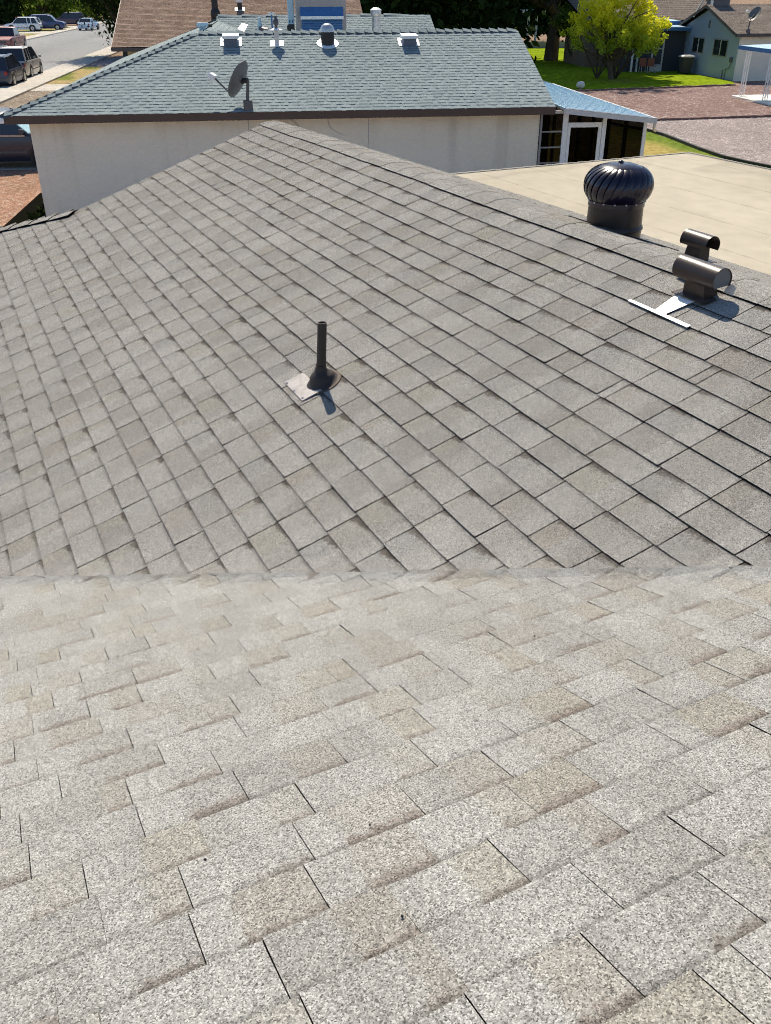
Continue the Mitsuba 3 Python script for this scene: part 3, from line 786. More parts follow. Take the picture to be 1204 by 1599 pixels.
add(nb, 'fascia', cat([box(XL, XRr, YE - .03, YE, ZE - .15, ZE - .012), hull([(XRr - .03, YE, ZE - .15), (XRr, YE, ZE - .15), (XRr - .03, YE, ZE), (XRr, YE, ZE), (XRr - .03, YR, ZR - .15), (XRr, YR, ZR - .15), (XRr - .03, YR, ZR), (XRr, YR, ZR)]), box(XL - .025, XL, YE - .03, 39, ZE - .15, ZE - .005)]), 'fascia_brown')
add(nb, 'gutter', cbox(XL - .15, XL - .03, YE - .06, YE + .9, ZE - .13, ZE - .02, .015), 'white_metal', label='short white gutter at the left eave corner')
add(nb, 'soffit', cat([box(XL, XRr - .03, YE, 21.2, ZE - .09, ZE - .075), box(XL, -5.12, 21.2, 39, ZE - .09, ZE - .075)]), 'off_white')
add(nb, 'drip_edge', box(XL, XRr, YE - .036, YE - .031, ZE - .018, ZE + .001), 'fascia_brown')
# dark grey patch and small cricket behind the front ridge
pz = lambda y: 3.97 - S * (35 - y)
add(nb, 'roof_patch', hull([(-1.22, 33.35, pz(33.35) + .03), (-.90, 33.25, pz(33.25) + .03), (-.66, 34.3, pz(34.3) + .03), (-.86, 34.4, pz(34.4) + .03), (-1.22, 33.35, pz(33.35)), (-.90, 33.25, pz(33.25)), (-.66, 34.3, pz(34.3)), (-.86, 34.4, pz(34.4))]), 'dark_grey', label='dark grey patch in the pale roof behind the front ridge')

def roof_z(y): return ZE + S * (y - YE)
# things standing on the neighbour's roof
def box_vent(x, y, label):
    k = thing('box_vent', label, 'roof vent', None)
    z = roof_z(y)
    add(k, 'hood', hull([(x - .19, y - .02, z + .26), (x + .19, y - .02, z + .26), (x - .19, y - .02, z + .20), (x + .19, y - .02, z + .20), (x - .19, y + .42, z + .30), (x + .19, y + .42, z + .30), (x - .19, y + .42, z + .20), (x + .19, y + .42, z + .20)]), 'white_metal')
    add(k, 'throat', hull([(x - .15, y + .06, z - .05), (x + .15, y + .06, z - .05), (x - .15, y + .36, z), (x + .15, y + .36, z), (x - .16, y + .04, z + .21), (x + .16, y + .04, z + .21), (x - .16, y + .38, z + .21), (x + .16, y + .38, z + .21)]), 'vent_shade')
    add(k, 'flange', hull([(x + a, y + b, roof_z(y + b) + c) for a in (-.25, .25) for b in (.08, .5) for c in (.02, .028)]), 'white_metal')
box_vent(-.886, 23.86, 'left white box vent near the front ridge, left of the capped flue')
box_vent(3.31, 23.77, 'right white box vent near the front ridge, below the tall galvanised flue')
k = thing('capped_flue', 'short pale flue with a flat white cap and dark finial by the front ridge', 'flue')
x, y = .183, 24.03; z = roof_z(y)
add(k, 'pipe', tube((x, y, z - .05), (x, y, z + .30), .055, 16), 'off_white', smooth=40)
add(k, 'cap', lathe([(.0, .345), (.10, .335), (.15, .31), (.15, .30), (.0, .30)], 24, (x, y, z)), 'white_metal', smooth=40)
add(k, 'finial', lathe([(.0, .62), (.03, .60), (.03, .55), (.065, .50), (.065, .44), (.035, .40), (.035, .34)], 12, (x, y, z)), 'dark_grey', smooth=40)
add(k, 'flange', hull([(x + a, y + b, roof_z(y + b) + c) for a in (-.16, .16) for b in (-.14, .16) for c in (.018, .03)]), 'white_metal')
k = thing('dome_vent', 'round dark throated vent with a shiny white dome, at the middle of the front ridge', 'roof vent')
x, y = 1.377, 24.03; z = roof_z(y)
add(k, 'dome', lathe([(.0, .44), (.07, .43), (.13, .39), (.165, .32), (.17, .26), (.16, .26)], 24, (x, y, z)), 'galvanised', smooth=50)
add(k, 'throat', tube((x, y, z - .1), (x, y, z + .28), .155, 24), 'deep_blue', smooth=40)
scene[f'{k}__throat']['bsdf'] = {'type': 'ref', 'id': 'black'}
add(k, 'flange', hull([(x + .26 * math.cos(t), y + .28 * math.sin(t), roof_z(y + .28 * math.sin(t)) + c) for t in np.linspace(0, 6.28, 20) for c in (.018, .028)]), 'white_metal')
k = thing('tall_flue', 'tall galvanised flue with a conical rain cap behind the front ridge', 'flue')
x, y = 3.43, 32.6; z = pz(y)
add(k, 'pipe', tube((x, y, z - .05), (x, y, 4.02), .125, 20), 'galvanised', smooth=40)
add(k, 'storm_collar', lathe([(.125, 4.0), (.165, 4.02), (.175, 4.10), (.165, 4.16), (.12, 4.16)], 24, (x, y, 0)), 'galvanised', smooth=40)
add(k, 'rain_cap', lathe([(.0, 4.26), (.08, 4.25), (.18, 4.19), (.18, 4.165), (.0, 4.165)], 24, (x, y, 0)), 'white_metal', smooth=40)
# rooftop cooler and its duct
k = thing('rooftop_cooler', 'big beige rooftop air cooler with louvre panel painted in blue shade, behind the front ridge', 'air cooler')
z = pz(32.4)
add(k, 'cabinet', cbox(.90, 2.46, 32.3, 33.5, z + .18, 4.62, .03), 'cooler_beige')
add(k, 'hood', hull([(1.02, 32.29, 4.28), (2.36, 32.29, 4.28), (1.02, 32.05, 4.03), (2.36, 32.05, 4.03), (1.02, 32.29, 4.0), (2.36, 32.29, 4.0)]), 'deep_blue', label='sloping weather hood, painted in blue shade')  # hood and panel: sky-blue shade of the front put into the paint
add(k, 'rail', box(1.02, 2.36, 32.02, 32.06, 3.95, 4.035), 'white_metal', label='bright white rail under the hood')
pan = add(k, 'panel', box(1.05, 2.33, 32.26, 32.30, 3.42, 3.98), 'deep_blue')
for i in range(7): add(pan, 'louvre', hull([(1.07, 32.24, 3.46 + i * .07), (2.31, 32.24, 3.46 + i * .07), (1.07, 32.262, 3.50 + i * .07), (2.31, 32.262, 3.50 + i * .07), (1.07, 32.262, 3.46 + i * .07), (2.31, 32.262, 3.46 + i * .07)]), 'deep_blue')
for a in (.95, 2.41):
    for b in (32.35, 33.45): add(k, 'leg', tube((a, b, pz(b) - .05), (a, b, z + .25), .03, 8), 'galvanised')
k = thing('air_duct', 'tall pale blue duct cabinet on a dark base, left of the rooftop cooler', 'duct')
add(k, 'cabinet', cbox(.64, .84, 32.7, 32.95, 3.78, 4.70, .02), 'blue_metal')
add(k, 'base', cbox(.60, .84, 32.66, 32.99, pz(32.66) - .05, 3.80, .02), 'black')
for a in (.69, .78): add(k, 'slot', box(a - .022, a + .022, 32.69, 32.71, 3.84, 3.92), 'deep_blue')
add(k, 'cable_loop', path([(.60, 32.6, 3.5), (.52, 32.6, 3.55), (.48, 32.6, 3.66), (.50, 32.6, 3.76), (.62, 32.6, 3.78)], .014, 6), 'white_metal', smooth=40)
# small vents behind the ridge
k = thing('flared_pipe', 'small blue grey vent pipe with a flared foot behind the front ridge', 'vent pipe')
x, y = -.26, 33.0; add(k, 'pipe', lathe([(.0, 4.0), (.045, 3.995), (.045, 3.86), (.075, 3.80), (.09, pz(y) - .05)], 16, (x, y, 0)), 'blue_metal', smooth=40)
k = thing('gooseneck_vent', 'pale gooseneck vent with a dark green hood behind the front ridge', 'roof vent')
add(k, 'hood', hull([(-.30, 32.8, 3.72), (-.02, 32.7, 3.66), (-.26, 33.0, 3.76), (.0, 32.95, 3.70), (-.30, 32.8, 3.64), (-.02, 32.7, 3.58), (.0, 32.95, 3.6), (-.26, 33.0, 3.66)]), 'dark_grey')
add(k, 'neck', hull([(-.36, 32.65, 3.62), (-.06, 32.55, 3.54), (-.36, 32.75, 3.60), (-.06, 32.68, 3.52), (-.4, 32.7, 3.2), (-.05, 32.7, 3.2)]), 'light_grey')
add(k, 'end_plate', box(-.43, -.36, 32.62, 32.75, 3.2, 3.70), 'mid_grey')
k = thing('tee_vent', 'little white tee topped vent at the back ridge left of the duct', 'vent pipe')
add(k, 'pipe', tube((.13, 33.6, 3.4), (.13, 33.6, 4.12), .028, 10), 'deep_blue', smooth=40)
add(k, 'tee', cbox(.02, .24, 33.55, 33.65, 4.05, 4.10, .01), 'white_metal')
k = thing('hip_vent', 'small pale blue box vent with dark spout, left hip of the grey roof', 'roof vent')
add(k, 'hood', cbox(-1.85, -1.55, 27.0, 27.3, 3.92, 4.02, .02), 'blue_metal')
add(k, 'throat', box(-1.79, -1.63, 27.06, 27.24, 3.75, 3.93), 'blue_metal')
add(k, 'spout', tube((-1.56, 27.1, 3.96), (-1.46, 27.08, 3.96), .045, 10), 'black')
# satellite dish at the eave
def sat_dish(P, s, label, face, tilt_x, group=None):
    """P foot, s size, face = direction the dish looks to"""
    k = thing('satellite_dish', label, 'satellite dish')
    x, y, z = P
    top = V3(x + .03 * s, y, z + .52 * s)
    add(k, 'mast', path([(x, y, z), (x, y + .02 * s, z + .22 * s), top], .032 * s, 10), 'dark_grey', smooth=40)
    add(k, 'foot', cbox(x - .09 * s, x + .09 * s, y - .06 * s, y + .06 * s, z - .04, z + .17 * s, .015), 'dark_grey')
    f = np.array(face, float); f /= np.linalg.norm(f)
    c = V3(x, y, z) + np.array(tilt_x) * s
    M = frame(c, np.cross([0, 0, 1], f), f)
    n_, m_ = 28, 7; v = []; fs = []
    for off in (0, -.018):
        for j in range(m_):
            r = j / (m_ - 1)
            for i in range(n_):
                t = 2 * np.pi * i / n_
                v.append((.30 * s * r * math.cos(t), .36 * s * r * math.sin(t), (.085 * r * r + off) * s))
    for b in (0, n_ * m_):
        for j in range(m_ - 1):
            for i in range(n_):
                a, a2 = b + j * n_ + i, b + j * n_ + (i + 1) % n_
                fs += [[a, a2, a2 + n_], [a, a2 + n_, a + n_]]
    o = n_ * m_; l = (m_ - 1) * n_
    for i in range(n_):
        i2 = (i + 1) % n_; fs += [[l + i, l + i2, o + l + i2], [l + i, o + l + i2, o + l + i]]
    add(k, 'reflector', placed(trimesh.Trimesh(v, fs, process=False), M), 'dish_grey', smooth=40)
    R = M[:3, :3]
    low = c + R @ np.array([0, -.34 * s, .06 * s]); feed = c + R @ np.array([0, -.22 * s, .56 * s])
    add(k, 'feed_arm', tube(low, feed, .018 * s, 8), 'dark_grey', smooth=40)
    fd = cbox(-.075 * s, .075 * s, -.05 * s, .05 * s, -.04 * s, .10 * s, .012); fd.apply_transform(M); fd.apply_translation(feed - c)
    add(k, 'feed_horn', fd, 'white_metal')
    add(k, 'bracket', tube(top, c - f * .01, .05 * s, 10), 'black')
sat_dish((-.52, 20.94, 2.58), 1.08, 'grey satellite dish with a white feed horn at the brown eave of the grey roof', (-.79, .42, .44), (-.10, .06, .50))

# screened porch of the neighbour
sp = thing('screened_porch', 'white framed screened porch with a pale blue metal roof and white door', 'porch')
Y0 = 21.2; px0, px1 = 5.92, 8.36
def pr_z(x): return 2.50 - .112 * (x - 6.36)
roof_pts = [(6.36, Y0 - .35, pr_z(6.36)), (8.38, Y0 - .35, pr_z(8.38)), (8.38, 29.2, pr_z(8.38)), (6.36, 29.2, pr_z(6.36))]
rp = add(sp, 'roof', hull(roof_pts + [(p[0], p[1], p[2] - .05) for p in roof_pts]), 'blue_metal', label='pale blue sheet metal roof')
for i in range(7):
    y_ = Y0 - .1 + i * 1.3
    pass
for i in range(28):
    y_ = Y0 - .2 + i * .33
    add(rp, 'rib', hull([(x_, y_ + e, pr_z(x_) + h_) for x_ in (6.37, 8.37) for e in (-.012, .012) for h_ in (0, .016)]), 'blue_metal')
gz = lambda x: pr_z(x) - .09
add(sp, 'gutter', cat([hull([(x_, Y0 - .36 - e, pr_z(x_) + h_) for x_ in (6.33, 8.43) for e in (0, .06) for h_ in (-.105, .012)]), hull([(8.38 + e, y_, pr_z(8.38) + h_) for y_ in (Y0 - .42, 29.2) for e in (0, .05) for h_ in (-.09, .008)])]), 'light_grey')
add(sp, 'downspout', path([(8.41, Y0 - .36, 2.18), (8.41, Y0 - .34, 2.10), (8.47, Y0 - .2, 2.02), (8.55, Y0 - .1, 1.98)], .032, 10), 'light_grey', smooth=40)
def post(x0, x1, z1=2.3, z0=0.): return box(x0, x1, Y0 - .03, Y0 + .04, z0, z1)
for a, b in ((6.41, 6.53), (7.33, 7.42), (8.29, 8.37), (5.90, 5.94)):
    add(sp, 'post', post(a, b, pr_z(max(a, 6.36)) - .06), 'white_metal' if a > 6 else 'mid_grey')
add(sp, 'head_beam', box(5.9, 6.41, Y0 - .02, Y0 + .04, 2.36, 2.42), 'light_grey')
door = add(sp, 'door', cat([box(6.54, 6.60, Y0 - .02, Y0 + .02, .0, 2.17), box(7.24, 7.32, Y0 - .02, Y0 + .02, 0, 2.17), box(6.60, 7.24, Y0 - .02, Y0 + .02, 2.07, 2.17), box(6.60, 7.24, Y0 - .02, Y0 + .02, 0, .35)]), 'white_metal', label='white framed screen door')
add(door, 'screen', box(6.60, 7.24, Y0 - .002, Y0 + .002, .35, 2.07), 'screen')
add(door, 'handle', cbox(7.255, 7.275, Y0 - .05, Y0 - .02, .98, 1.10, .004), 'dark_grey')
add(sp, 'panel', quad((6.53, Y0, 2.17), (7.33, Y0, 2.17), (7.33, Y0, 2.34), (6.53, Y0, 2.40)), 'screen', label='dark transom screen above the door')
add(sp, 'panel', quad((5.94, Y0, 0), (6.41, Y0, 0), (6.41, Y0, 2.38), (5.94, Y0, 2.38)), 'screen', label='narrow dark screen with cross rails left of the door')
for z_ in (1.02, 1.33, 1.66, 1.99): add(sp, 'rail', box(5.94, 6.41, Y0 - .015, Y0 + .02, z_ - .014, z_ + .014), 'mid_grey')
add(sp, 'panel', quad((7.42, Y0, 0), (8.29, Y0, 0), (8.29, Y0, 2.20), (7.42, Y0, 2.30)), 'screen', label='wide dark screen right of the door')
add(sp, 'side_screen', quad((8.33, Y0, 0), (8.33, 29, 0), (8.33, 29, 2.16), (8.33, Y0, 2.16)), 'screen')
for i, y_ in enumerate((22.4, 23.6, 24.8, 26.0, 27.2, 28.4)): add(sp, 'side_post', box(8.29, 8.37, y_ - .04, y_ + .04, 0, 2.18), 'dark_grey')
add(sp, 'back_wall', box(5.89, 8.37, 29.0, 29.06, 0, 2.2), 'porch_dark')
add(sp, 'side_wall', box(5.885, 5.90, 21.25, 29, 0, 2.3), 'porch_dark')
add(sp, 'floor', box(5.9, 8.37, 21.2, 29, 0, .02), 'mid_grey')

# ------------------------------------------------------------------ the brown roofed house beyond
bh = thing('brown_roofed_house', 'house with a plain brown shingle roof beyond the grey roofed house', 'house')
add(bh, 'wall', box(-6.5, 4.0, 47.5, 62, 0, 2.42), 'yellow_wall')
bz = lambda y: 2.5 + S * (y - 46.9)
rb = add(bh, 'roof', cat([hull([(x_, y_, bz(y_) - h_) for x_ in (-7.1, 4.65) for y_ in (46.92, 54.7) for h_ in (.02, .08)]), hull([(x_, y_, z_ - h_) for x_ in (-7.1, 4.65) for y_, z_ in ((54.7, bz(54.7)), (62.5, 2.5)) for h_ in (.02, .08)])]), 'roof_felt')
add_courses(rb, 'brown_shingle', (0, 46.88, 2.5), (1, 0, 0), upn, lambda d: -7.1, lambda d: 4.65, 7.8 * ks, .145, T=.012, seed=12)
add(bh, 'fascia', cat([box(-7.1, 4.65, 46.85, 46.9, 2.33, 2.48), hull([(-7.13 + e, y_, bz(y_) - h_) for e in (0, .03) for y_ in (46.9, 54.7) for h_ in (0, .16)])]), 'fascia_dark')
k = thing('black_flue', 'thick black flue pipe with a bulging foot on the brown roof', 'flue')
x, y = -2.47, 49.9; z = bz(y)
add(k, 'pipe', tube((x, y, z), (x, y, z + 1.6), .15, 20), 'black', smooth=40)
add(k, 'foot', lathe([(.15, .42), (.20, .34), (.23, .22), (.22, .08), (.18, -.1)], 24, (x, y, z)), 'black', smooth=40)
k = thing('slot_vent', 'small white topped vent on the brown roof right of the black flue', 'roof vent')
x, y = -1.32, 50.9; z = bz(y)
add(k, 'throat', box(x - .11, x + .11, y - .1, y + .1, z - .1, z + .30), 'black')
add(k, 'cap', cbox(x - .17, x + .17, y - .15, y + .15, z + .30, z + .38, .02), 'white_metal')
add(k, 'flange', hull([(x + a, y + b, bz(y + b) + c) for a in (-.24, .24) for b in (-.18, .2) for c in (.02, .03)]), 'off_white')

# ------------------------------------------------------------------ the blue gabled house on the right
bl = thing('blue_gabled_house', 'light blue house with a gable end, tan shingle roofs and a long cream wall', 'house')
GX = 26.65
add(bl, 'gable_wall', hull([(GX + e, y_, z_) for e in (0, .15) for y_, z_ in ((55.3, 0), (55.3, 2.42), (59.6, 3.70), (63.6, 2.46), (63.6, 0))]), 'blue_stucco', label='light blue gable wall with two windows')
add(bl, 'side_wall', box(GX + .02, 46, 55.28, 55.5, 0, 2.42), 'cream_stucco', label='long cream wall')
gs = .30; kg = math.sqrt(1 + gs * gs)
gz2 = lambda y: 2.46 + gs * (y - 55.0)
br = add(bl, 'roof', cat([hull([(x_, y_, gz2(y_) - h_) for x_ in (26.3, 46) for y_ in (55.0, 59.6) for h_ in (.02, .08)]), hull([(x_, y_, gz2(59.6) - gs * (y_ - 59.6) - h_) for x_ in (26.3, 46) for y_ in (59.6, 63.9) for h_ in (.02, .08)])]), 'roof_felt')
add_courses(br, 'tan_shingle', (0, 54.98, 2.46), (1, 0, 0), V3(0, 1, gs) / kg, lambda d: 26.3, lambda d: 46., 4.62 * kg, .15, T=.012, seed=15)
add(bl, 'fascia', cat([box(26.3, 46, 54.94, 54.99, 2.30, 2.45), hull([(26.26 + e, y_, gz2(y_) - h_) for e in (0, .04) for y_ in (55.0, 59.6) for h_ in (-.01, .16)]), hull([(26.26 + e, y_, gz2(59.6) - gs * (y_ - 59.6) - h_) for e in (0, .04) for y_ in (59.6, 63.9) for h_ in (-.01, .16)])]), 'fascia_dark')
for y0, y1, z0, z1 in ((59.94, 61.55, 1.22, 1.99), (56.66, 58.46, 1.22, 2.02)):
    w = add(bl, 'window', cat([box(GX - .04, GX + .01, y0, y1, z0 - .06, z0), box(GX - .04, GX + .01, y0, y1, z1, z1 + .05), box(GX - .04, GX + .01, y0 - .05, y0, z0 - .06, z1 + .05), box(GX - .04, GX + .01, y1, y1 + .05, z0 - .06, z1 + .05)]), 'mid_grey')
    ym = (y0 + y1) / 2
    add(w, 'mullion', box(GX - .03, GX + .01, ym - .03, ym + .03, z0, z1), 'light_grey')
    add(w, 'pane', box(GX - .012, GX - .004, y0, ym - .03, z0, z1), 'pane_glass'); add(w, 'pane', box(GX - .016, GX - .008, ym + .03, y1, z0, z1), 'pane_glass')
add(bl, 'gable_vent', box(GX - .02, GX + .01, 59.45, 59.68, 2.6, 3.0), 'dark_grey')
mt = add(bl, 'meter_box', cbox(GX - .12, GX, 55.68, 55.92, .95, 1.22, .02), 'dark_grey')
add(bl, 'conduit', cat([path([(GX - .03, 55.8, .95), (GX - .03, 56.0, .62), (GX - .03, 56.4, .55), (GX - .03, 56.4, .0)], .02, 6), path([(GX - .03, 56.75, .5), (GX - .03, 56.75, 0)], .03, 6)]), 'dark_grey')
# left wing and porch
wz = lambda y: 2.85 + .26 * (y - 66.5); kw = math.sqrt(1 + .26 ** 2)
wr = add(bl, 'wing_roof', hull([(x_, y_, wz(y_) - h_) for x_ in (21.0, 31) for y_ in (66.5, 73) for h_ in (.02, .1)]), 'roof_felt')
add_courses(wr, 'tan_shingle', (0, 66.45, 2.85), (1, 0, 0), V3(0, 1, .26) / kw, lambda d: 21., lambda d: 31., 6.5 * kw, .15, T=.012, seed=17)
add(bl, 'wing_wall', box(21.4, 27, 66.9, 72, 0, 2.85), 'brown_wall')
add(bl, 'porch_roof', cat([hull([(x_, y_, 2.42 + .055 * (y_ - 62.2) + .02 * (26.6 - x_) + h_) for x_ in (22.6, 26.62) for y_ in (62.2, 65.2) for h_ in (0, .14)])]), 'blue_metal', label='lower pale blue porch roof')
add(bl, 'porch_roof', hull([(x_, y_, 2.74 + .03 * (y_ - 63.6) + h_) for x_ in (22.9, 26.5) for y_ in (63.6, 66.6) for h_ in (0, .12)]), 'blue_metal', label='upper pale blue porch roof')
add(bl, 'porch_fascia', cat([hull([(x_, 62.15 + e, 2.40 + .02 * (26.6 - x_) + h_) for x_ in (22.6, 26.62) for e in (0, .05) for h_ in (-.06, .12)]), box(22.9, 26.5, 63.55, 63.6, 2.68, 2.84)]), 'deep_blue')
add(bl, 'porch_screen', box(22.4, 26.6, 62.75, 62.82, 0, 2.45), 'porch_dark')
for x_ in (23.08, 23.42): add(bl, 'porch_post', box(x_ - .05, x_ + .05, 62.35, 62.45, 0, 2.45), 'white_metal')
dr_ = add(bl, 'porch_door', cat([box(24.42, 24.52, 62.6, 62.72, 0, 1.95), box(25.10, 25.20, 62.6, 62.72, 0, 1.95), box(24.52, 25.10, 62.6, 62.72, 1.85, 1.95), box(24.52, 25.10, 62.6, 62.72, 0, .42), box(24.52, 25.10, 62.62, 62.7, 1.30, 1.37)]), 'light_grey', label='white framed porch door with a low panel')
add(dr_, 'screen', box(24.52, 25.10, 62.64, 62.68, .42, 1.85), 'porch_dark')
k = thing('rooftop_unit', 'dark rooftop air unit with a white side, on the gable peak of the blue house', 'air cooler')
add(k, 'cabinet', cbox(25.4 + 1.2, 27.6, 59.3, 60.4, 3.62, 4.5, .03), 'dark_grey')
add(k, 'side_panel', box(26.58, 26.62, 59.4, 59.75, 3.6, 4.3), 'white_metal')
add(k, 'strut', path([(26.3, 61.3, 3.15), (26.45, 60.4, 4.2)], .05, 6), 'white_metal')
sat_dish((27.0, 55.15, 2.5), 1.15, 'dark satellite dish on the tan roof at the right, above the cream wall', (-.75, -.35, .55), (.24, .02, .78))
sat_dish((22.6, 68.2, wz(68.2)), 1.1, 'dark satellite dish on the tan wing roof behind the yellow green tree', (-.75, -.35, .55), (.1, .02, .70))
k = thing('rubbish_bin', 'dark wheeled rubbish bin with a pale lid against the blue gable wall', 'bin')
x, y = 26.0, 60.7
add(k, 'body', hull([(x + sx * w_, y + sy * w_, z_) for sx in (-1, 1) for sy in (-1, 1) for z_, w_ in ((.06, .27), (.95, .36))]), 'bin_plastic')
add(k, 'lid', hull([(x + sx * .39, y + sy * .39, z_) for sx in (-1, 1) for sy in (-1, 1) for z_ in (.95, 1.0)] + [(x + sx * .28, y + sy * .28, 1.07) for sx in (-1, 1) for sy in (-1, 1)]), 'bin_lid')
for s_ in (-1, 1): add(k, 'wheel', tube((x + s_ * .26, y + .3, .1), (x + s_ * .32, y + .3, .1), .1, 14), 'tyre')
# garden chairs by the porch
for i, (x, y) in enumerate(((23.6, 61.6), (24.1, 61.5))):
    k = thing('garden_chair', ('left' if i == 0 else 'right') + ' of two small red garden chairs in the shade by the porch', 'chair', None)
    add(k, 'seat', cbox(x - .22, x + .22, y - .22, y + .22, .40, .44, .01), 'brick_red')
    add(k, 'backrest', cbox(x - .22, x + .22, y + .2, y + .24, .44, .85, .01), 'brick_red')
    for sx_ in (-1, 1):
        for sy_ in (-1, 1): add(k, 'leg', tube((x + sx_ * .2, y + sy_ * .2, 0), (x + sx_ * .2, y + sy_ * .2, .41), .018, 6), 'light_grey')
# carport
cp = thing('patio_cover', 'patio cover with a pale blue roof on white lattice posts over a white slab', 'patio cover')
add(cp, 'slab', cbox(22.75, 34, 41.5, 47.05, -.05, .09, .01), 'slab_white')
add(cp, 'roof', hull([(x_, y_, 2.22 + .03 * (x_ - 22.5) + h_) for x_ in (22.55, 33) for y_ in (41.4, 46.6) for h_ in (0, .10)]), 'blue_metal')
add(cp, 'fascia', cat([hull([(22.5 + e, y_, 2.20 + h_) for e in (0, .05) for y_ in (41.35, 46.65) for h_ in (-.05, .12)])]), 'deep_blue')
for (x_, y_) in ((22.9, 46.5), (22.9, 44.1)):
    pk = add(cp, 'post', cat([tube((x_ + a, y_ + b, 0.05), (x_ + a, y_ + b, 2.24), .022, 8) for a, b in ((0, 0), (.22, 0), (.0, -.22))]), 'white_metal')
    zz = .2
    sc_ = []
    while zz < 2.1:
        sc_.append(path([(x_, y_, zz), (x_ + .11, y_, zz + .10), (x_ + .22, y_, zz + .2)], .009, 5)); sc_.append(path([(x_, y_, zz + .2), (x_, y_ - .22, zz)], .009, 5)); zz += .22
    add(pk, 'lattice', cat(sc_), 'white_metal')
    add(cp, 'base_plate', cbox(x_ - .06, x_ + .28, y_ - .28, y_ + .06, .08, .11, .005), 'off_white')
k = thing('boulder', 'smooth white boulder at the edge of the red gravel behind the blue porch roof', 'boulder')
b_ = trimesh.creation.icosphere(3, .25); b_.vertices *= [1., .8, .8]; bvv = np.array(b_.vertices)
b_.vertices = bvv * (1 + .18 * (meshkit.noise(bvv * 2.2)[:, None] - .5)); b_.apply_translation([16.6, 52.2, .2]); add(k, 'stone', b_, 'boulder_white', smooth=True)

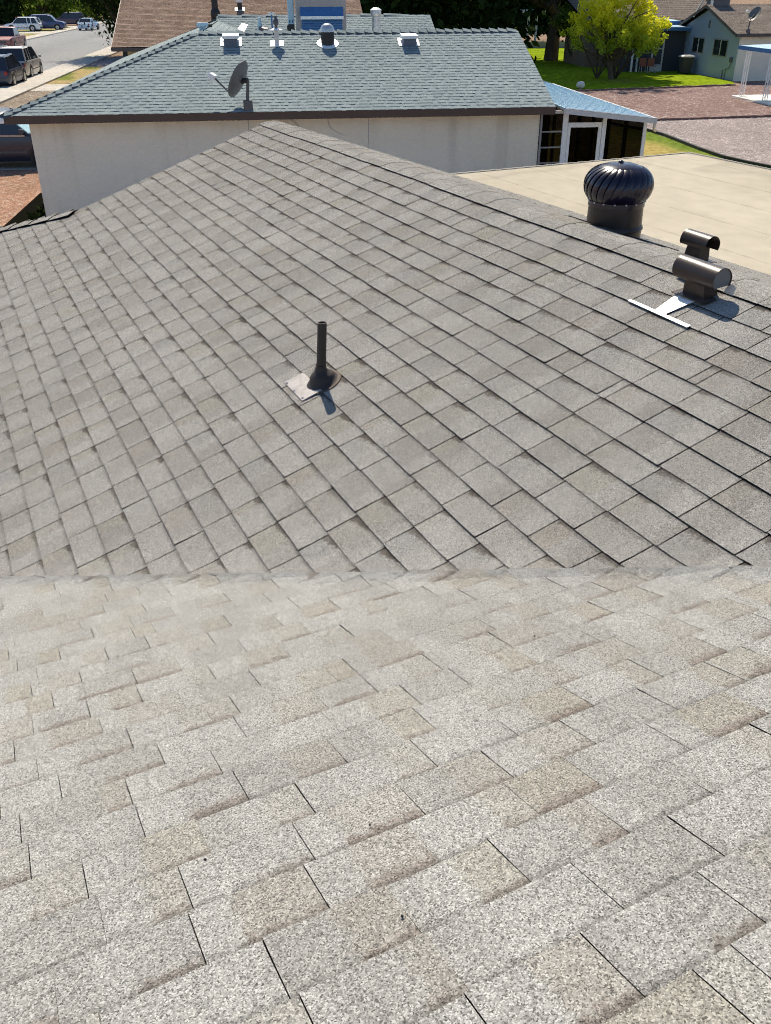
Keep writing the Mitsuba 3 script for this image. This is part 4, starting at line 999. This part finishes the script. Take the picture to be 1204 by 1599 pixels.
# ------------------------------------------------------------------ cars
def car(name, label, kind, x, y, heading, paint_, L=4.6, W=1.85, H=1.65, group=None, plate=False, category='car', windscreen=False):
    """heading in degrees: 0 = nose to +X, 90 = nose to +Y"""
    k = thing(name, label, category, group)
    c, s_ = math.cos(math.radians(heading)), math.sin(math.radians(heading))
    M = np.array([[c, -s_, 0, x], [s_, c, 0, y], [0, 0, 1, .01], [0, 0, 0, 1]])
    P = lambda name_, mesh, mat, smooth=30, par=None: add(par or k, name_, placed(mesh, M), mat, smooth=smooth)
    f, r = L / 2, -L / 2; w = W / 2
    belt = H * .60 if kind != 'sedan' else H * .63; hood = belt * .97; low = .22
    if kind == 'sedan': tail, cab = belt * 1.0, (f - 1.25, f - 1.95, r + 1.35, r + .65)
    elif kind == 'suv': tail, cab = belt, (f - 1.05, f - 1.75, r + .45, r + .12)
    else: tail, cab = belt * .98, (f - 1.25, f - 1.85, f - 3.15, f - 3.35)
    def sec(x_, wl, zt, zl=low):
        return [(x_, sg * a, z_) for sg in (-1, 1) for a, z_ in ((wl * .94, zl), (wl, zl + .18), (wl, zt - .22), (wl * .975, zt - .07), (wl * .90, zt))]
    pieces = [hull(sec(f, w * .78, hood * .78, .3) + sec(f - .28, w * .95, hood * .93) + sec(f - .8, w, hood)), hull(sec(f - .7, w, hood) + sec(cab[0] - .1, w, belt) + sec(r + .5, w, tail)), hull(sec(r + .6, w, tail) + sec(r + .1, w * .95, tail * .98) + sec(r, w * .88, tail * .9, .32))]
    body = P('body', cat(pieces), paint_)
    wt = w * .80
    zr = H
    def cabpts(inset, ztop, zbot):
        a0, a1, b1, b0 = cab
        return [(a0, sg * (w * .95 - inset), zbot) for sg in (-1, 1)] + [(a1, sg * (wt - inset), ztop) for sg in (-1, 1)] + [(b1, sg * (wt - inset), ztop) for sg in (-1, 1)] + [(b0, sg * (w * .95 - inset), zbot) for sg in (-1, 1)]
    if windscreen:
        P('windscreen', hull([(cab[0] - .02 + e, sg * (w * .95 - .08), belt - .02 + e) for sg in (-1, 1) for e in (0, .02)] + [(cab[1] + .06 + e, sg * (w * .80 - .08), H - .10 + e) for sg in (-1, 1) for e in (0, .02)]), 'sky_glare', smooth=False)
        P('belt_trim', hull([(x_, sg * (w + o), z_) for sg in (-1,) for o in (-.01, .012) for x_, z_ in ((cab[0] - .1, belt - .07), (cab[0] - .1, belt - .045), (cab[3] + .1, belt - .03), (cab[3] + .1, belt - .005))]), 'chrome', smooth=False)
    g = P('windows', hull(cabpts(.0, zr - .06, belt - .08)), 'car_glass', smooth=False)
    a0, a1, b1, b0 = cab
    P('roof', hull([(a1 - .02, sg * wt, zr - .07) for sg in (-1, 1)] + [(b1 + .02, sg * wt, zr - .07) for sg in (-1, 1)] + [(a1 - .12, sg * (wt - .1), zr - .015) for sg in (-1, 1)] + [(b1 + .1, sg * (wt - .1), zr - .015) for sg in (-1, 1)] + [((a1 + b1) / 2, sg * (wt - .2), zr) for sg in (-1, 1)]), paint_)
    def pillar(xt, xb, wd):
        for sg in (-1, 1):
            P('pillar', hull([(xt + e, sg * (wt + o), zr - .07) for e in (-wd / 2, wd / 2) for o in (.004, -.03)] + [(xb + e, sg * (w * .95 + o), belt - .05) for e in (-wd / 2, wd / 2) for o in (.008, -.03)]), paint_, smooth=False)
    pillar(a1, a0, .09); pillar(b1, b0, .16 if kind != 'suv' else .24)
    mx = (a1 + b1) / 2 - .05
    if kind != 'pickup': pillar(mx, mx - .05, .09)
    if kind == 'suv': pillar(b1 + .62, b1 + .56, .12)
    wr_ = .35 if kind != 'sedan' else .32
    for xw in (f - .92, r + .95):
        for sg in (-1, 1):
            yo = sg * (w + .012); yi = sg * (w - .20)
            P('wheel_arch', tube((xw, sg * (w - .12), wr_ + .03), (xw, sg * (w + .004), wr_ + .03), wr_ + .07, 24), 'black', smooth=40)
            wk = P('wheel', tube((xw, yi, wr_), (xw, yo, wr_), wr_, 24), 'tyre', smooth=40)
            P('rim', tube((xw, sg * (w - .02), wr_), (xw, sg * (w + .018), wr_), wr_ * .64, 16), 'rim', smooth=40, par=wk)
            if True:
                P('hub', tube((xw, sg * (w + .0), wr_), (xw, sg * (w + .026), wr_), wr_ * .17, 10), 'dark_grey', par=wk)
    for sg in (-1, 1):
        P('headlight', cbox(f - .30, f - .04, sg * w * .62 - .16, sg * w * .62 + .16, hood * .66, hood * .80, .02), 'lamp_white')
        P('tail_light', cbox(r - .005, r + .22, sg * w * .80 - .09, sg * w * .80 + .09, tail * .68, tail * .90, .02), 'lamp_red')
        P('mirror', hull([(a0 - .15 + a_, sg * (w + .02 + b_), belt + c_) for a_ in (-.06, .06) for b_ in (.0, .16) for c_ in (0, .13)]), paint_)
        P('side_trim', box(r + 1.35, f - 1.35, sg * (w + .002) - .006, sg * (w + .002) + .006, .46, .52), 'dark_grey', smooth=False)
        P('door_gap', box(mx - .01, mx + .01, sg * (w + .001) - .004, sg * (w + .001) + .004, .36, belt - .1), 'black', smooth=False)
        P('door_handle', box(mx + .08, mx + .24, sg * (w + .006) - .01, sg * (w + .006) + .01, belt - .20, belt - .165), 'dark_grey', smooth=False)
    P('grille', cbox(f - .06, f + .012, -w * .42, w * .42, hood * .52, hood * .74, .01), 'black' if kind != 'pickup' else 'dark_grey')
    P('front_bumper', cbox(f - .22, f + .05, -w * .84, w * .84, .30, .50, .04), 'dark_grey' if kind == 'suv' else paint_)
    P('rear_bumper', cbox(r - .05, r + .2, -w * .86, w * .86, .34, .54, .04), 'dark_grey' if kind != 'sedan' else paint_)
    P('plate', box(r - .075, r - .05, -.26, .26, .56, .70) if kind != 'pickup' else box(f + .05, f + .06, -.16, .16, .36, .46), 'light_grey', smooth=False)
    if kind == 'pickup':
        P('bed', box(r + .10, b0 - .06, -w + .12, w - .12, tail - .05, tail + .004), 'black', smooth=False)
    if kind == 'suv':
        for sg in (-1, 1): P('roof_rail', tube((a1 - .25, sg * (wt - .08), zr + .03), (b1 + .15, sg * (wt - .08), zr + .03), .02, 8), 'chrome', smooth=40)
    return k
car('parked_car', 'dark navy car on the driveway beside the cream wall', 'sedan', -8.62, 31.3, 0, 'paint_navy', 4.9, 1.92, 1.60, windscreen=True)
car('parked_car', 'silver tan SUV by the near kerb, in front of the dark blue one', 'suv', -15.62, 65.35, 90, 'paint_silver', 4.6, 1.86, 1.72)
car('parked_car', 'dark blue hatchback at the near kerb, behind the silver SUV', 'suv', -15.35, 59.6, 90, 'paint_midnight', 4.4, 1.84, 1.58)
car('parked_pickup', 'maroon pickup truck facing this way at the far kerb', 'pickup', -23.95, 97.6, 270, 'paint_maroon', 5.6, 1.98, 1.80, category='pickup')
car('parked_car', 'white SUV parked across the street behind the maroon pickup', 'suv', -31.75, 138.2, 180, 'paint_white', 4.5, 1.85, 1.62)
car('parked_car', 'bright dark blue SUV nosing out of a driveway, right of the white SUV', 'suv', -29.2, 140.9, 0, 'paint_cobalt', 4.6, 1.9, 1.85)
car('parked_car', 'dark plum SUV farthest up the street on the left', 'suv', -29.6, 158.8, 180, 'paint_plum', 4.7, 1.9, 1.72)
car('moving_car', 'pale blue sedan driving away up the street', 'sedan', -23.95, 141.2, 82, 'paint_sky', 4.5, 1.78, 1.42)

# ------------------------------------------------------------------ trees and plants
def leaves(centres, size, col0, col1, seed, stretch=1.6, droop=0.):
    r = np.random.default_rng(seed); n_ = len(centres)
    d = r.normal(size=(n_, 3)); d[:, 2] -= droop; d /= np.linalg.norm(d, axis=1, keepdims=True)
    e = np.cross(d, r.normal(size=(n_, 3))); e /= np.linalg.norm(e, axis=1, keepdims=True)
    s = size * r.uniform(.6, 1.4, (n_, 1))
    a, b = d * s * stretch * .5, e * s * .5
    v = np.stack([centres - a, centres + b * .8, centres + a, centres - b * .8], 1).reshape(-1, 3)
    f = (np.arange(n_)[:, None] * 4 + np.array([[0, 1, 2, 0, 2, 3]])).reshape(-1, 3)
    t = r.random((n_, 1)); c = np.repeat(np.array(col0) * (1 - t) + np.array(col1) * t, 4, axis=0)
    return (v, f), c
def blob(n_, c, rad, seed, clumps=30, cr=.28, hollow=.55):
    """leaf positions gathered in clumps over an ellipsoid shell"""
    r = np.random.default_rng(seed)
    d = r.normal(size=(clumps, 3)); d /= np.linalg.norm(d, axis=1, keepdims=True)
    cc = np.array(c) + d * np.array(rad) * r.uniform(hollow, 1., (clumps, 1))
    i = r.integers(0, clumps, n_)
    return cc[i] + r.normal(size=(n_, 3)) * np.array(rad) * cr * r.uniform(.5, 1.1, (n_, 1)), cc
def limb_mesh(base, tops, r0, seed, wob=.2):
    r = np.random.default_rng(seed); out = []
    for t in tops:
        p = np.array(base, float); q = np.array(t, float); mid = p * .45 + q * .55 + r.normal(size=3) * np.linalg.norm(q - p) * .08 * (wob / .2)
        out += [tube(p, mid, r0, 8, r0 * .55), tube(mid, q, r0 * .55, 6, r0 * .15)]
    return cat(out)
def tree(name, label, category, x, y, h0, trunk_r, crown, rad, n_, size, c0, c1, seed, mat='leaf', group=None, clumps=30, cr=.28, droop=0., limbs=7, stretch=1.6):
    k = thing(name, label, category, group)
    pos, cc = blob(n_, crown, rad, seed, clumps, cr)
    m, col = leaves(pos, size, c0, c1, seed + 1, stretch, droop)
    add(k, 'crown', m, mat, color=col)
    r = np.random.default_rng(seed)
    top = V3(x + r.uniform(-.2, .2), y, h0)
    tr = [tube((x, y, -.1), top, trunk_r * 1.15, 14, trunk_r * .8), limb_mesh(top, cc[:limbs], trunk_r * .6, seed)]
    add(k, 'trunk', cat(tr), 'bark', smooth=50)
    return k
DG0, DG1 = (.012, .026, .008), (.045, .075, .02)
# the big dark shade tree and its neighbours on the lawn
tree('shade_tree', 'huge dark shade tree with a thick black trunk on the lawn, hanging low', 'tree', 20.9, 73.6, 3.2, .48, (16.4, 73.6, 12.2), (6.0, 7.0, 10.2), 20000, .46, (.010, .022, .008), (.04, .062, .018), 31, clumps=90, cr=.20, droop=.4, limbs=14)
tree('shade_tree', 'dark leafy tree behind the right end of the grey roof', 'tree', 9.5, 78, 2.2, .34, (9.2, 78, 6.6), (6.4, 5, 5.6), 9000, .42, DG0, DG1, 32, clumps=50, cr=.22, droop=.4)
tree('shade_tree', 'dark tree standing past the brown roof, behind the tall flue', 'tree', 3.0, 84, 2.4, .3, (3.2, 84, 5.6), (5.2, 4.5, 5.0), 7000, .42, DG0, DG1, 33, clumps=44, cr=.24, droop=.3)
tree('slender_tree', 'lighter green tree glimpsed between the dark trees', 'tree', 15.2, 92, 2.0, .2, (15.2, 92, 5.0), (2.6, 2.6, 4.0), 5000, .30, (.05, .09, .015), (.17, .22, .04), 34, clumps=30, cr=.26)
k = thing('hedge', 'tall dark hedge closing the gardens behind the lawn', 'hedge')
r_ = np.random.default_rng(77)
pos = np.column_stack([r_.uniform(-12, 44, 26000), 101 + r_.normal(0, 1.0, 26000), r_.uniform(.05, 1, 26000) ** .8 * (7.2 + 1.2 * np.sin(np.arange(26000)))])
m, col = leaves(pos, .55, DG0, DG1, 78); add(k, 'foliage', m, 'leaf', color=col)
# multi-stemmed small tree and the yellow-green tree
k = thing('small_tree', 'small dark multi stemmed tree on the sunlit lawn, left of the yellow green tree', 'tree')
c0 = V3(21.8, 70.2, 0)
add(k, 'trunk', cat([limb_mesh(c0, [c0 + V3(a, b, 2.0)], .12, 40 + i) for i, (a, b) in enumerate(((-.9, 0), (-.2, .3), (.5, -.2), (1.0, .2)))]), 'bark', smooth=50)
pos, _ = blob(2600, (21.8, 70.2, 2.6), (1.5, 1.3, .9), 41, 18, .3); m, col = leaves(pos, .16, (.05, .08, .015), (.16, .2, .03), 42); add(k, 'crown', m, 'leaf', color=col)
k = thing('yellow_green_tree', 'feathery yellow green tree before the blue porch', 'tree')
b0 = V3(20.1, 57.4, 0)
tops = []
r_ = np.random.default_rng(51)
centres = []
for i in range(92):
    th = r_.uniform(0, 2 * np.pi); rr = math.sqrt(r_.random())
    zz = r_.uniform(.0, 1.)
    R = 3.05 * (1 - .55 * max(0., zz - .35)) * (.75 + .25 * min(1, zz * 5))
    centres.append(V3(20.2 + R * rr * math.cos(th), 57.6 + R * .9 * rr * math.sin(th), 1.95 + 2.6 * zz - .30 * rr))
centres = np.array(centres)
lm = [tube(b0, b0 + V3(-.25, .1, 1.0), .17, 12, .13)]
fork = b0 + V3(-.25, .1, 1.0)
lm.append(limb_mesh(fork, centres[:22], .09, 52))
lm.append(limb_mesh(b0 + V3(.5, .8, 0), centres[22:28], .07, 53)); lm.append(limb_mesh(b0 + V3(-.6, .9, 0), centres[28:33], .06, 54))
add(k, 'trunk', cat(lm), 'bark', smooth=50)
pos = []
for c in centres:
    n_ = 150
    ax = r_.normal(size=3); ax[2] = abs(ax[2]) * .6 + .15; ax /= np.linalg.norm(ax)
    t = r_.uniform(-1, 1, (n_, 1))
    pos.append(c + ax * t * .72 + r_.normal(size=(n_, 3)) * .14 * (1.1 - np.abs(t) * .6))
pos = np.vstack(pos)
hgt = np.clip((pos[:, 2:3] - 1.4) / 2.6, 0, 1)
m, col = leaves(pos, .095, (.68, .65, .03), (.93, .87, .05), 55, stretch=2.2)
top_tint = np.repeat(np.clip((pos[:, 2] - 1.75 + r_.normal(0, .45, len(pos))) / 1.5, 0, 1), 4)[:, None]      # yellower towards the top of the crown, greener below
col = col * top_tint + np.array([.34, .44, .05]) * (.8 + .4 * r_.random((len(col), 1))) * (1 - top_tint)
add(k, 'crown', m, 'bright_leaf', color=col)
# dark drooping tree by the street and the tree line at its end
tree('street_tree', 'dark drooping tree over the street, left of the brown roof', 'tree', -11.6, 84.5, 1.9, .3, (-11.8, 85, 6.0), (3.6, 4.6, 4.4), 18000, .2, (.012, .026, .008), (.04, .06, .018), 61, clumps=46, cr=.22, droop=.6)
for i, (x, y, h, rr, c1) in enumerate(((-62, 168, 7, 6, 0), (-52, 172, 8, 6.5, 0), (-44, 170, 7, 5.5, 0), (-37, 176, 7.5, 5.5, 1), (-30, 186, 8, 6, 2), (-22, 205, 9, 7, 1), (-12, 215, 9, 7, 0), (-40, 210, 9, 8, 0))):
    lab = ['leftmost dark tree at the end of the street', 'dark tree behind the white SUV across the street', 'dark tree behind the blue SUV across the street', 'mid green tree above the plum SUV', 'light green tree at the bend of the street', 'green tree closing the end of the street', 'dark tree beyond the drooping street tree', 'broad dark tree farthest away at the end of the street'][i]
    cols = [(DG0, DG1), ((.10, .18, .03), (.30, .42, .08)), ((.16, .26, .04), (.46, .60, .11))][c1]
    tree('distant_tree', lab, 'tree', x, y, 1.6, .35, (x, y, h * .60), (rr, rr * .8, h * .58), 3000 if c1 else 4200, .62, *cols, 90 + i, mat='bright_leaf' if c1 else 'leaf', clumps=34, cr=.24)
k = thing('far_hedge', 'dark mass of shrubs along the far side of the street end', 'hedge')
r_ = np.random.default_rng(79)
pos = np.column_stack([r_.uniform(-95, 20, 16000), 222 + r_.normal(0, 1.5, 16000), r_.uniform(0, 1, 16000) * 7.5])
m, col = leaves(pos, 1.0, DG0, DG1, 80); add(k, 'foliage', m, 'leaf', color=col)
# plants on the painted shadow beside the neighbour's wall
for i in range(3):
    k = thing('wall_plant', ['first', 'second', 'third'][i] + ' low dark plant, counting away along the cream wall on its painted shadow', 'plant', 'plants beside the cream wall')
    c = (-5.6 + rng.uniform(-.3, .2), 22.4 + i * 1.0, .14)
    pos, _ = blob(90, c, (.18, .18, .14), 120 + i, 8, .4); m, col = leaves(pos, .08, (.010, .018, .006), (.035, .05, .015), 121 + i); add(k, 'foliage', m, 'leaf', color=col)
# white pergola posts and wall seen under the shade tree
k = thing('garden_pergola', 'white posts and pale roof of a pergola glimpsed under the big dark tree', 'pergola')
for x_ in (24.9, 25.7): add(k, 'post', box(x_ - .1, x_ + .1, 96.4, 96.6, 0, 2.6), 'light_grey')
add(k, 'roof', cbox(24.0, 26.6, 95.6, 98.0, 2.6, 2.9, .04), 'off_white')
k = thing('garden_wall', 'low grey garden wall at the back of the lawn', 'wall')
add(k, 'block', box(20.0, 29.5, 89.0, 89.25, 0, .55), 'mid_grey')
